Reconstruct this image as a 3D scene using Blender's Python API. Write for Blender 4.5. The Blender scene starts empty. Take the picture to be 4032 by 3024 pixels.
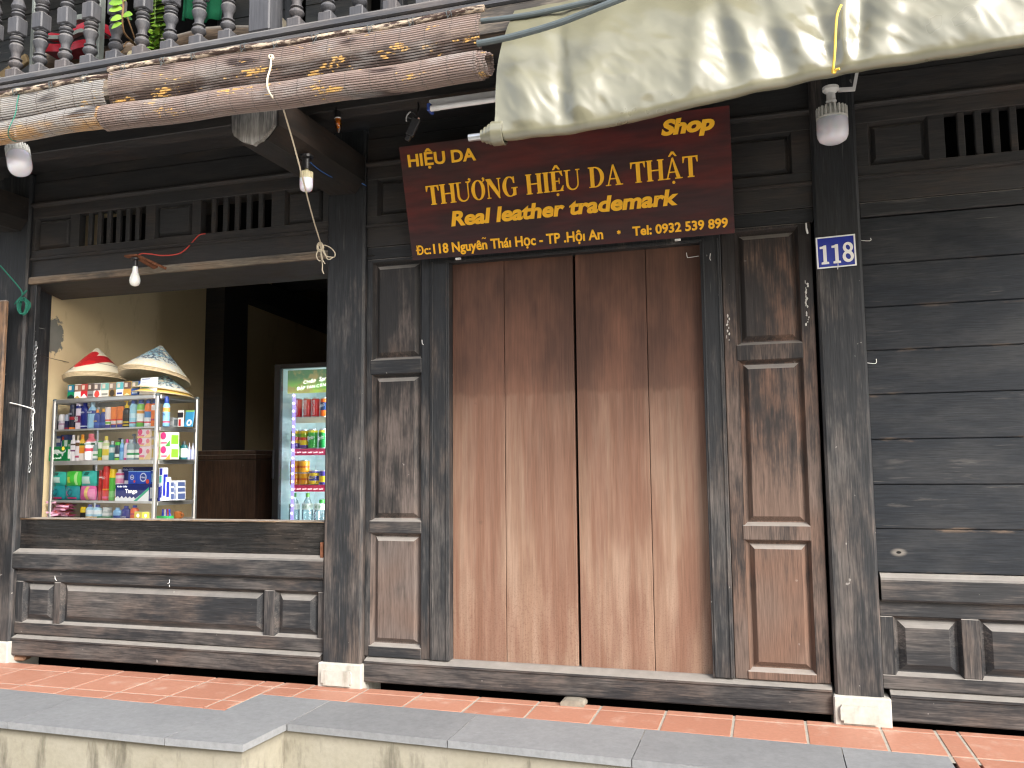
import bpy, bmesh, math, random
from mathutils import Vector, Matrix, geometry
random.seed(7)
S = bpy.context.scene
COL = S.collection
R_ = math.radians

# ------------------------------------------------------------------ camera
F_PX = 3330.0                       # focal length in pixels of the 4032 px wide photograph
YAW, PIT, ROL = R_(16.67), R_(5.66), R_(-0.487)
CAM = Vector((0, -4.08, 1.13))
_f = Vector((-math.sin(YAW)*math.cos(PIT), math.cos(YAW)*math.cos(PIT), math.sin(PIT)))
_r = _f.cross(Vector((0, 0, 1))).normalized(); _u = _r.cross(_f)
_r2 = _r*math.cos(ROL)+_u*math.sin(ROL); _u2 = -_r*math.sin(ROL)+_u*math.cos(ROL)
cd = bpy.data.cameras.new('camera'); cam = bpy.data.objects.new('camera', cd); COL.objects.link(cam)
cam.matrix_world = Matrix(((_r2.x, _u2.x, -_f.x, CAM.x), (_r2.y, _u2.y, -_f.y, CAM.y), (_r2.z, _u2.z, -_f.z, CAM.z), (0, 0, 0, 1)))
cd.sensor_width = 36; cd.lens = F_PX/4032*36; cd.clip_end = 500; cd.clip_start = 0.05
S.camera = cam

# ------------------------------------------------------------------ sky, sun, exposure
SUN_DIR = Vector((0.95, -0.78, 0.80)).normalized()      # towards the sun
w = bpy.data.worlds.new('World'); S.world = w; w.use_nodes = True
wn = w.node_tree; bg = wn.nodes['Background']
sky = wn.nodes.new('ShaderNodeTexSky'); sky.sky_type = 'NISHITA'; sky.sun_disc = False
sky.sun_elevation = math.asin(SUN_DIR.z); sky.sun_rotation = math.atan2(SUN_DIR.x, SUN_DIR.y)
sky.air_density = 1.0; sky.dust_density = 4.0; sky.ozone_density = 1.0
hsv = wn.nodes.new('ShaderNodeHueSaturation'); hsv.inputs['Saturation'].default_value = 0.45
wn.links.new(sky.outputs[0], hsv.inputs['Color']); wn.links.new(hsv.outputs[0], bg.inputs['Color'])
bg.inputs['Strength'].default_value = 0.15
sl = bpy.data.lights.new('sun', 'SUN'); sl.energy = 1.15; sl.angle = R_(22); sl.color = (1, 0.96, 0.9)
so = bpy.data.objects.new('sun', sl); COL.objects.link(so); so.location = (6, -10, 12)
so.rotation_euler = SUN_DIR.to_track_quat('Z', 'Y').to_euler()
S.view_settings.view_transform = 'Standard'; S.view_settings.look = 'None'
S.view_settings.exposure = 1.58; S.view_settings.gamma = 1
S.cycles.filter_width = 1.25; S.cycles.max_bounces = 8; S.cycles.transparent_max_bounces = 16
try: S.cycles.use_denoising = True
except Exception: pass

# ------------------------------------------------------------------ pixel -> world (on a plane at depth y)
def ray(px, py):
    return _r2*((px-2016)/F_PX)+_u2*(-(py-1512)/F_PX)+_f
def P(px, py, y):
    d = ray(px, py); return CAM+d*((y-CAM.y)/d.y)
def G(px, py, z=0.0):
    d = ray(px, py); return CAM+d*((z-CAM.z)/d.z)

# ------------------------------------------------------------------ mesh builder
class MB:
    def __init__(s): s.bm = bmesh.new(); s.mi = 0
    def face(s, pts):
        f = s.bm.faces.new([s.bm.verts.new(p) for p in pts]); f.material_index = s.mi; return f
    def box(s, x0, x1, y0, y1, z0, z1, bev=0.0, M=None):
        r = bmesh.ops.create_cube(s.bm, size=1.0)
        T = Matrix.Translation(((x0+x1)/2, (y0+y1)/2, (z0+z1)/2)) @ Matrix.Diagonal((x1-x0, y1-y0, z1-z0, 1))
        if M is not None: T = M @ T
        vs = r['verts']
        bmesh.ops.transform(s.bm, matrix=T, verts=vs)
        fs = set(f for v in vs for f in v.link_faces)
        for f in fs: f.material_index = s.mi
        if bev > 0:
            es = list(set(e for f in fs for e in f.edges))
            bmesh.ops.bevel(s.bm, geom=es, offset=bev, segments=1, affect='EDGES', profile=0.5)
        return s
    def prism(s, pts, d):
        """closed polygon (3D points) swept by vector d"""
        d = Vector(d); a = [s.bm.verts.new(p) for p in pts]; b = [s.bm.verts.new(Vector(p)+d) for p in pts]
        n = len(a); fs = []
        fs.append(s.bm.faces.new(a)); fs.append(s.bm.faces.new(b[::-1]))
        for i in range(n): fs.append(s.bm.faces.new((a[i], b[i], b[(i+1) % n], a[(i+1) % n])))
        for f in fs: f.material_index = s.mi
        return s
    def prism_x(s, prof, x0, x1): return s.prism([(x0, y, z) for y, z in prof], (x1-x0, 0, 0))
    def tube(s, pts, r, seg=8, cap=True):
        pts = [Vector(p) for p in pts]; n = len(pts)
        rr = r if isinstance(r, (list, tuple)) else [r]*n
        t0 = (pts[1]-pts[0]).normalized()
        up = Vector((0, 0, 1)) if abs(t0.z) < 0.9 else Vector((1, 0, 0))
        nx = t0.cross(up).normalized(); rings = []
        for i in range(n):
            t = (pts[min(i+1, n-1)]-pts[max(i-1, 0)])
            t = t.normalized() if t.length > 1e-9 else t0
            nx = (nx-t*nx.dot(t)); nx = nx.normalized() if nx.length > 1e-9 else t.orthogonal().normalized()
            ny = t.cross(nx)
            rings.append([s.bm.verts.new(pts[i]+(nx*math.cos(a)+ny*math.sin(a))*rr[i]) for a in [2*math.pi*k/seg for k in range(seg)]])
        for i in range(n-1):
            for k in range(seg):
                f = s.bm.faces.new((rings[i][k], rings[i][(k+1) % seg], rings[i+1][(k+1) % seg], rings[i+1][k])); f.material_index = s.mi
        if cap:
            f = s.bm.faces.new(rings[0][::-1]); f.material_index = s.mi
            f = s.bm.faces.new(rings[-1]); f.material_index = s.mi
        return s
    def lathe(s, prof, M=Matrix(), seg=16, mats=None, sx=1.0, sy=1.0):
        """prof [(r,z)...]; mats: material index for every segment"""
        rings = []
        for r, z in prof:
            rings.append([s.bm.verts.new(M @ Vector((r*sx*math.cos(a), r*sy*math.sin(a), z))) for a in [2*math.pi*(k+.5)/seg for k in range(seg)]])
        for i in range(len(prof)-1):
            for k in range(seg):
                f = s.bm.faces.new((rings[i][k], rings[i][(k+1) % seg], rings[i+1][(k+1) % seg], rings[i+1][k]))
                f.material_index = mats[i] if mats else s.mi
        f = s.bm.faces.new(rings[0][::-1]); f.material_index = mats[0] if mats else s.mi
        f = s.bm.faces.new(rings[-1]); f.material_index = mats[-1] if mats else s.mi
        return s
    def grid(s, fn, nu, nv, flip=False):
        v = [[s.bm.verts.new(fn(i/nu, j/nv)) for j in range(nv+1)] for i in range(nu+1)]
        for i in range(nu):
            for j in range(nv):
                q = (v[i][j], v[i+1][j], v[i+1][j+1], v[i][j+1])
                f = s.bm.faces.new(q[::-1] if flip else q); f.material_index = s.mi
        return s
    def build(s, name, mats, parent=None, world=True, loc=None, smooth=30):
        bmesh.ops.recalc_face_normals(s.bm, faces=s.bm.faces)
        me = bpy.data.meshes.new(name); s.bm.to_mesh(me); s.bm.free()
        for m in (mats if isinstance(mats, (list, tuple)) else [mats]): me.materials.append(m)
        if smooth:
            me.polygons.foreach_set('use_smooth', [True]*len(me.polygons))
            me.set_sharp_from_angle(angle=R_(smooth))
        o = bpy.data.objects.new(name, me); COL.objects.link(o)
        if parent is not None: attach(o, parent, world)
        if loc is not None: o.location = loc
        return o

def basis(o):
    return Matrix.LocRotScale(o.location, o.rotation_euler, o.scale)
def worldm(o):
    return (worldm(o.parent) @ o.matrix_parent_inverse @ basis(o)) if o.parent else basis(o)
def attach(o, parent, world=True):
    o.parent = parent
    if world: o.matrix_parent_inverse = worldm(parent).inverted()
def tag(o, label=None, cat=None, group=None, kind=None):
    if label: o['label'] = label
    if cat: o['category'] = cat
    if group: o['group'] = group
    if kind: o['kind'] = kind
    return o
def empty(name, loc, label=None, cat=None, group=None, rz=0.0):
    o = bpy.data.objects.new(name, None); COL.objects.link(o); o.location = loc; o.rotation_euler = (0, 0, rz)
    o.empty_display_size = 0.1
    return tag(o, label, cat, group)
def copy_tree(o, parent=None):
    c = o.copy(); COL.objects.link(c)
    if parent is not None: c.parent = parent
    for ch in list(o.children): copy_tree(ch, c)
    return c

# ------------------------------------------------------------------ materials
def lin(h):
    h = h.lstrip('#'); out = []
    for i in (0, 2, 4):
        c = int(h[i:i+2], 16)/255; out.append(c/12.92 if c <= .04045 else ((c+.055)/1.055)**2.4)
    return tuple(out)
class NT:
    def __init__(s, name):
        s.m = bpy.data.materials.new(name); s.m.use_nodes = True; s.t = s.m.node_tree
        s.b = s.t.nodes['Principled BSDF']; s.out = s.t.nodes['Material Output']
    def n(s, typ, **kw):
        nd = s.t.nodes.new('ShaderNode'+typ)
        for k, v in kw.items():
            if k in nd.inputs: s.set(nd.inputs[k], v)
            else: setattr(nd, k, v)
        return nd
    def set(s, inp, v):
        if hasattr(v, 'is_output') or isinstance(v, bpy.types.NodeSocket): s.t.links.new(v, inp)
        else:
            if isinstance(v, (tuple, list)) and len(v) == 3 and inp.type == 'RGBA': v = (*v, 1)
            inp.default_value = v
    def math(s, op, a, b=0.0, c=None, clamp=False):
        nd = s.t.nodes.new('ShaderNodeMath'); nd.operation = op; nd.use_clamp = clamp
        s.set(nd.inputs[0], a); s.set(nd.inputs[1], b)
        if c is not None: s.set(nd.inputs[2], c)
        return nd.outputs[0]
    def mix(s, f, a, b):
        nd = s.t.nodes.new('ShaderNodeMix'); nd.data_type = 'RGBA'
        s.set(nd.inputs[0], f); s.set(nd.inputs[6], a); s.set(nd.inputs[7], b); return nd.outputs[2]
    def mul(s, a, b):
        nd = s.t.nodes.new('ShaderNodeMix'); nd.data_type = 'RGBA'; nd.blend_type = 'MULTIPLY'
        nd.inputs[0].default_value = 1; s.set(nd.inputs[6], a); s.set(nd.inputs[7], b); return nd.outputs[2]
    def grey(s, v):
        nd = s.t.nodes.new('ShaderNodeCombineColor')
        for i in range(3): s.set(nd.inputs[i], v)
        return nd.outputs[0]
    def pos(s, rnd=9.0):
        g = s.n('NewGeometry').outputs['Position']
        if rnd:
            oi = s.n('ObjectInfo').outputs['Random']
            a = s.t.nodes.new('ShaderNodeVectorMath'); a.operation = 'ADD'
            c = s.t.nodes.new('ShaderNodeCombineXYZ')
            r = s.math('MULTIPLY', oi, rnd)
            for i in range(3): s.set(c.inputs[i], r)
            s.set(a.inputs[0], g); s.set(a.inputs[1], c.outputs[0]); return a.outputs[0]
        return g
    def scale(s, v, sc):
        nd = s.t.nodes.new('ShaderNodeMapping'); s.set(nd.inputs[0], v); nd.inputs['Scale'].default_value = sc; return nd.outputs[0]
    def noise(s, v, sc, det=4.0, rough=0.55, dist=0.0):
        nd = s.t.nodes.new('ShaderNodeTexNoise'); s.set(nd.inputs['Vector'], v)
        nd.inputs['Scale'].default_value = sc; nd.inputs['Detail'].default_value = det
        nd.inputs['Roughness'].default_value = rough; nd.inputs['Distortion'].default_value = dist
        return nd.outputs[0]
    def step(s, v, a, b):
        nd = s.t.nodes.new('ShaderNodeMapRange'); nd.interpolation_type = 'SMOOTHSTEP'
        s.set(nd.inputs[0], v); nd.inputs[1].default_value = a; nd.inputs[2].default_value = b; return nd.outputs[0]
    def ramp(s, v, a, b, c, d):
        nd = s.t.nodes.new('ShaderNodeMapRange'); s.set(nd.inputs[0], v)
        for i, q in enumerate((a, b, c, d)): nd.inputs[i+1].default_value = q
        return nd.outputs[0]
    def sep(s, v):
        nd = s.t.nodes.new('ShaderNodeSeparateXYZ'); s.set(nd.inputs[0], v); return nd.outputs
    def bump(s, h, strength=0.3, dist=0.01):
        nd = s.t.nodes.new('ShaderNodeBump'); nd.inputs['Strength'].default_value = strength; nd.inputs['Distance'].default_value = dist
        s.set(nd.inputs['Height'], h); s.set(s.b.inputs['Normal'], nd.outputs[0])
    def fin(s, color=None, rough=None, spec=None, **kw):
        if color is not None: s.set(s.b.inputs['Base Color'], color)
        if rough is not None: s.set(s.b.inputs['Roughness'], rough)
        if spec is not None: s.set(s.b.inputs['Specular IOR Level'], spec)
        for k, v in kw.items(): s.set(s.b.inputs[k.replace('_', ' ')], v)
        return s.m

def wood(name, axis, dark, worn, w0, w1, rough=0.6, z0=0.1, z1=2.2, pale=0.25, spec=0.35, dust=.75, contrast=1.0):
    """black-painted timber worn back along the grain; w0 / w1 = share worn away at knee height and at head height"""
    k = NT(name); p = k.pos()
    st = [1, 1, 1]; st['xyz'.index(axis)] = 0.05
    st2 = [1, 1, 1]; st2['xyz'.index(axis)] = 0.38
    fine = k.noise(k.scale(p, st), 190, 3, .6)
    streak = k.noise(k.scale(p, st), 60, 4, .65)
    patch = k.noise(k.scale(p, st2), 5.5, 5, .68)
    v = k.math('ADD', k.math('MULTIPLY', patch, .66), k.math('ADD', k.math('MULTIPLY', streak, .20), k.math('MULTIPLY', fine, .14)))
    z = k.sep(k.pos(0))[2]
    thr = k.ramp(z, z0, z1, .5+.12*(1-2*w0), .5+.12*(1-2*w1))
    d = k.math('SUBTRACT', v, thr)
    fac = k.step(d, -.11, .10)
    g = k.ramp(fine, .3, .7, 1-.32*contrast, 1+.32*contrast)
    g2 = k.ramp(streak, .3, .7, 1-.16*contrast, 1+.18*contrast)
    hue = k.noise(p, 2.3, 2)
    wcol = k.mix(k.step(hue, .4, .65), worn, (worn[0]*1.10, worn[1]*.95, worn[2]*.86))
    c = k.mix(fac, dark, wcol)
    c = k.mul(c, k.grey(k.math('MULTIPLY', g, g2)))
    sc = k.step(k.noise(k.scale(p, st), 95, 2, .5), .70, .78)
    c = k.mix(k.math('MULTIPLY', sc, pale), c, (.24, .215, .19))
    spk = k.step(k.noise(p, 26, 2, .4), .765, .79)                       # paint flecks
    c = k.mix(k.math('MULTIPLY', spk, pale*1.6), c, (.40, .38, .35))
    if dust:                                                             # street dust lying on ledges
        nz = k.sep(k.n('NewGeometry').outputs['Normal'])[2]
        du = k.math('MULTIPLY', k.step(nz, .25, .75), k.ramp(k.noise(p, 18, 4, .6), .3, .7, dust*.75, dust))
        c = k.mix(du, c, (.33, .31, .285))
    k.bump(k.math('ADD', k.math('MULTIPLY', fine, .5), k.math('MULTIPLY', streak, .7)), .35, .004)
    return k.fin(c, k.ramp(fac, 0, 1, rough-.1, rough+.1), spec)

BLK = (.021, .0228, .0255); WORN = (.082, .074, .069); BRN = (.118, .078, .060)
M_V = wood('black_timber_upright', 'z', BLK, WORN, .48, .0)
M_H = wood('black_timber_level', 'x', BLK, WORN, .46, .0)
M_PV = wood('brown_panel_upright', 'z', (.022, .021, .021), (.110, .088, .078), .85, .0, contrast=.75)
M_RV = wood('red_brown_panel_upright', 'z', (.026, .022, .021), BRN, 1.1, .05, pale=.12, contrast=.75)
M_RF = wood('red_brown_frame_upright', 'z', (.022, .020, .020), (.108, .078, .064), .95, .0, pale=.15)
M_BOARD = wood('black_board_level', 'x', (.020, .024, .029), (.058, .058, .060), .42, .02, pale=.45, contrast=.8)
M_GREY = wood('grey_painted_timber', 'z', (.058, .060, .068), (.085, .087, .096), .4, .4, z0=3, z1=4, pale=.06, contrast=.4, dust=.3)
M_GREYH = wood('grey_painted_rail', 'x', (.062, .064, .072), (.10, .10, .105), .4, .4, z0=3, z1=4, pale=.1, contrast=.5, dust=.3)
M_DK = wood('dark_timber_level', 'x', (.030, .030, .031), (.044, .039, .036), .4, .3, pale=.0, dust=.35, contrast=.6)
M_DKY = wood('dark_timber_outward', 'y', (.018, .017, .016), (.032, .026, .022), .5, .4, pale=.03, contrast=.6)
M_GLOSS = wood('polished_black_plank', 'x', (.014, .014, .0145), (.036, .032, .029), .22, .1, rough=.24, pale=.12, spec=.5)

def simple(name, col, rough=.5, spec=.5, var=.12, sc=30, metal=0.0, bump=0.0, **kw):
    k = NT(name); n = k.noise(k.pos(), sc, 4)
    c = k.mul(col, k.grey(k.ramp(n, .25, .75, 1-var, 1+var)))
    if bump: k.bump(n, bump, .003)
    return k.fin(c, rough, spec, Metallic=metal, **kw)
_cc = {}
def col(h, rough=.35, **kw):
    key = (h, rough, tuple(kw.items()))
    if key not in _cc: _cc[key] = simple('pack_'+h.strip('#'), lin(h), rough, .5, .04, **kw)
    return _cc[key]
def emit(name, c, s):
    k = NT(name); return k.fin(c, .4, .5, Emission_Color=(*c, 1), Emission_Strength=s)
M_ALU = simple('aluminium', (.62, .62, .60), .32, .5, .06, metal=.85)
M_STEEL = simple('galvanised_steel', (.55, .57, .58), .35, .5, .08, metal=.9)
M_RUST = simple('rusty_iron', (.16, .065, .035), .85, .2, .4, sc=60, bump=.4)
M_ROPE = simple('cream_rope', (.62, .55, .42), .9, .1, .15, sc=400, bump=.3)
M_TWINE = simple('green_twine', (.02, .16, .11), .7, .3, .2, sc=300)
M_REDW = simple('red_wire', (.55, .06, .045), .4, .5, .05)
M_BLUEW = simple('blue_wire', (.03, .14, .45), .4, .5, .05)
M_BLACKP = simple('black_plastic', (.012, .012, .013), .35, .5, .1)
M_WHITEP = simple('white_plastic', (.78, .78, .76), .3, .5, .03)
M_OPAL = simple('opal_diffuser', (.80, .79, .86), .22, .5, .02, Transmission_Weight=0.0, Subsurface_Weight=.25)
M_FIN = simple('lamp_housing_grey', (.62, .62, .58), .4, .5, .05)
M_BRASS = simple('brass', (.75, .42, .10), .25, .5, .1, metal=.9)
M_PIPE = simple('grey_conduit', (.085, .105, .112), .5, .4, .12, sc=25)
M_STAPLE = simple('steel_staple', (.75, .75, .73), .4, .5, .05)
M_BLACK = simple('void_black', (.004, .004, .004), .9, .1, .1)
def glassy(name, tint=(1, 1, 1), ior=1.45, rough=.02, base=0.04, op=0.0):
    k = NT(name)
    tr = k.n('BsdfTransparent', Color=tint); gl = k.n('BsdfGlossy', Roughness=rough)
    lw = k.n('LayerWeight', Blend=.25)
    f = k.math('ADD', k.math('MULTIPLY', lw.outputs['Fresnel'], .8), base, clamp=True)
    mx = k.n('MixShader'); k.set(mx.inputs[0], f); k.set(mx.inputs[1], tr.outputs[0]); k.set(mx.inputs[2], gl.outputs[0])
    k.set(k.out.inputs['Surface'], mx.outputs[0]); return k.m
M_GLASS = glassy('pane_glass')
M_CLEAR = glassy('clear_plastic', (.82, .90, .92), base=.12, rough=.08)
M_AMBER = glassy('amber_glass', (.95, .55, .10), base=.12, rough=.05)

# door leaves: bare red-brown timber, paler, tan and rain-streaked below a line at chest height
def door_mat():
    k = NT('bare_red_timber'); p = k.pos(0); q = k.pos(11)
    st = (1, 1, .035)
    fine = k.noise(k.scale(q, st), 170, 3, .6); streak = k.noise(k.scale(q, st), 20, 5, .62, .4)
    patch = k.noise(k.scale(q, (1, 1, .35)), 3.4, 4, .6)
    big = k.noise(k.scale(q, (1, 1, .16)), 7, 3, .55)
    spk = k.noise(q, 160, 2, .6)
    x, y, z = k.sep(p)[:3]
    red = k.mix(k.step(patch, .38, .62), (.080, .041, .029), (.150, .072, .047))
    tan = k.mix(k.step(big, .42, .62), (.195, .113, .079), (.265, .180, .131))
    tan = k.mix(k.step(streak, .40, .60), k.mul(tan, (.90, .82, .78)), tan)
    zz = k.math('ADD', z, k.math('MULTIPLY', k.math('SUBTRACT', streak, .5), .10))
    b1 = k.math('ADD', k.math('MULTIPLY', k.step(zz, 1.525, 1.495), .55), k.math('MULTIPLY', k.step(zz, 1.75, 1.35), .45))                       # the paler part
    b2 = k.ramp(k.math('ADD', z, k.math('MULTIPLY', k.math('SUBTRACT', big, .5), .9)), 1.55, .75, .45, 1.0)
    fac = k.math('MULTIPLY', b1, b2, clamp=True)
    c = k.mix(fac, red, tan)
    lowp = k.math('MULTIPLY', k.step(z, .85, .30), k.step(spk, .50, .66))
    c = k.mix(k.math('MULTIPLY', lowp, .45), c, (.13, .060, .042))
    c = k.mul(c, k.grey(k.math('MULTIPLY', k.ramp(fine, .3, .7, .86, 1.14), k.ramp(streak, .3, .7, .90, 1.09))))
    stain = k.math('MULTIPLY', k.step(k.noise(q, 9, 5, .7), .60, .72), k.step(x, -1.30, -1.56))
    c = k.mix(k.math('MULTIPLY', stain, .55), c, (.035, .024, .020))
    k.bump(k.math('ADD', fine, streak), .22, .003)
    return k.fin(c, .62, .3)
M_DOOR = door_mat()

def tile_mat():
    k = NT('terracotta_tile'); p = k.pos(0)
    ri = k.n('NewGeometry').outputs['Random Per Island']
    n = k.noise(p, 7, 5, .65); n2 = k.noise(p, 60, 3)
    c = k.mix(ri, (.365, .165, .110), (.430, .205, .140))
    c = k.mix(k.step(n, .52, .72), c, (.47, .29, .22))
    c = k.mul(c, k.grey(k.ramp(n2, .3, .7, .92, 1.07)))
    k.bump(n2, .08, .002)
    return k.fin(c, k.ramp(n, .3, .7, .42, .6), .4)
M_TILE = tile_mat()
M_GROUT = simple('grout', (.36, .335, .29), .9, .1, .15, sc=40)
def slate_mat():
    k = NT('blue_grey_slate'); p = k.pos(3)
    n = k.noise(p, 4, 6, .7); n2 = k.noise(p, 34, 5, .7); ri = k.n('NewGeometry').outputs['Random Per Island']
    c = k.mix(n, (.165, .172, .182), (.245, .252, .260))
    c = k.mul(c, k.grey(k.ramp(n2, .3, .7, .86, 1.12)))
    c = k.mul(c, k.grey(k.ramp(ri, 0, 1, .92, 1.08)))
    c = k.mix(k.math('MULTIPLY', k.step(n2, .68, .74), .3), c, (.4, .41, .41))
    k.bump(n2, .25, .004)
    return k.fin(c, .62, .4)
M_SLATE = slate_mat()
def plaster(name, a, b, dirt, top=None, amt=.6, sc=3.0):
    k = NT(name); p = k.pos(0)
    n = k.noise(p, sc, 6, .65); n2 = k.noise(k.scale(p, (1, 1, .22)), 9, 5, .65); n3 = k.noise(p, 45, 4)
    c = k.mix(n, a, b)
    d = k.math('MULTIPLY', k.step(n2, .50, .70), amt)
    if top is not None:
        z = k.sep(p)[2]; e = k.math('ADD', z, k.math('MULTIPLY', k.math('SUBTRACT', n3, .5), .05))
        d = k.math('MAXIMUM', d, k.math('MULTIPLY', k.step(e, top-.05, top), .6))
    c = k.mix(d, c, dirt); c = k.mul(c, k.grey(k.ramp(n3, .3, .7, .92, 1.06)))
    k.bump(n3, .3, .004); return k.fin(c, .85, .2)
M_PLINTH = plaster('limewashed_plinth', (.225, .205, .150), (.33, .312, .26), (.10, .09, .07), -.030, .8, 5)
M_STONE = plaster('whitewashed_stone', (.36, .345, .30), (.52, .51, .475), (.20, .18, .14), None, .6, 18)
M_ROAD = plaster('pale_paved_road', (.42, .41, .38), (.50, .48, .44), (.30, .29, .27))
def yellow_wall():
    k = NT('yellow_limewash'); p = k.pos(0); n = k.noise(p, 3, 5, .65); n3 = k.noise(p, 25, 4)
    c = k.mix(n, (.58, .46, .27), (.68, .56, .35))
    # grey cement repair, high on the wall just inside the window
    x, y, z = k.sep(p)[:3]
    dy = k.math('DIVIDE', k.math('SUBTRACT', y, .285), .082); dz = k.math('DIVIDE', k.math('SUBTRACT', z, 2.00), .135)
    dz = k.math('MULTIPLY', dz, 1.0)
    r = k.math('SQRT', k.math('ADD', k.math('MULTIPLY', dy, dy), k.math('MULTIPLY', dz, dz)))
    r = k.math('ADD', r, k.math('MULTIPLY', k.math('SUBTRACT', k.noise(p, 14, 5, .7), .5), 1.6))
    c = k.mix(k.step(r, 1.0, .86), c, k.mix(k.noise(p, 9, 3), (.13, .13, .115), (.21, .21, .185)))
    c = k.mix(k.math('MULTIPLY', k.step(k.noise(k.scale(p, (1, 1, .4)), 5, 5, .7), .56, .7), .35), c, (.24, .16, .08))
    k.bump(n3, .2, .004); return k.fin(c, .85, .2)
M_YEL = yellow_wall()

# ------------------------------------------------------------------ lettering
def text_mesh(body, offset=0.0, shear=0.0, spacing=1.0):
    cu = bpy.data.curves.new('t', 'FONT'); cu.body = body; cu.size = 1; cu.offset = offset; cu.shear = shear
    cu.resolution_u = 4; cu.space_character = spacing; cu.fill_mode = 'FRONT'
    o = bpy.data.objects.new('t', cu); COL.objects.link(o)
    dg = bpy.context.evaluated_depsgraph_get(); dg.update()
    me = bpy.data.meshes.new_from_object(o.evaluated_get(dg))
    vs = [v.co.copy() for v in me.vertices]; fs = [list(p.vertices) for p in me.polygons]
    bpy.data.objects.remove(o); bpy.data.curves.remove(cu); bpy.data.meshes.remove(me)
    return vs, fs
_h, _ = text_mesh('H'); CAPH = max(v.y for v in _h)
def put_text(mb, body, bl, br, cap, nrm, offset=0.0, shear=0.0, lift=.001, depth=.0, spacing=1.0):
    """baseline from bl to br, cap = vector of one capital height, nrm = towards the reader"""
    vs, fs = text_mesh(body, offset, shear, spacing)
    x0 = min(v.x for v in vs); x1 = max(v.x for v in vs)
    bl, br, cap, nrm = Vector(bl), Vector(br), Vector(cap), Vector(nrm)
    def q(v, l): return bl+(br-bl)*((v.x-x0)/(x1-x0))+cap*(v.y/CAPH)+nrm*l
    nv = [mb.bm.verts.new(q(v, lift+depth)) for v in vs]
    edges = {}
    for f in fs:
        try: mb.bm.faces.new([nv[i] for i in f]).material_index = mb.mi
        except ValueError: continue
        for a, b in zip(f, f[1:]+f[:1]): edges[(a, b)] = edges.get((a, b), 0)+1
    if depth > 0:
        bv = [mb.bm.verts.new(q(v, lift)) for v in vs]
        for (a, b) in edges:
            if (b, a) not in edges:
                mb.bm.faces.new((nv[a], nv[b], bv[b], bv[a])).material_index = mb.mi

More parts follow.
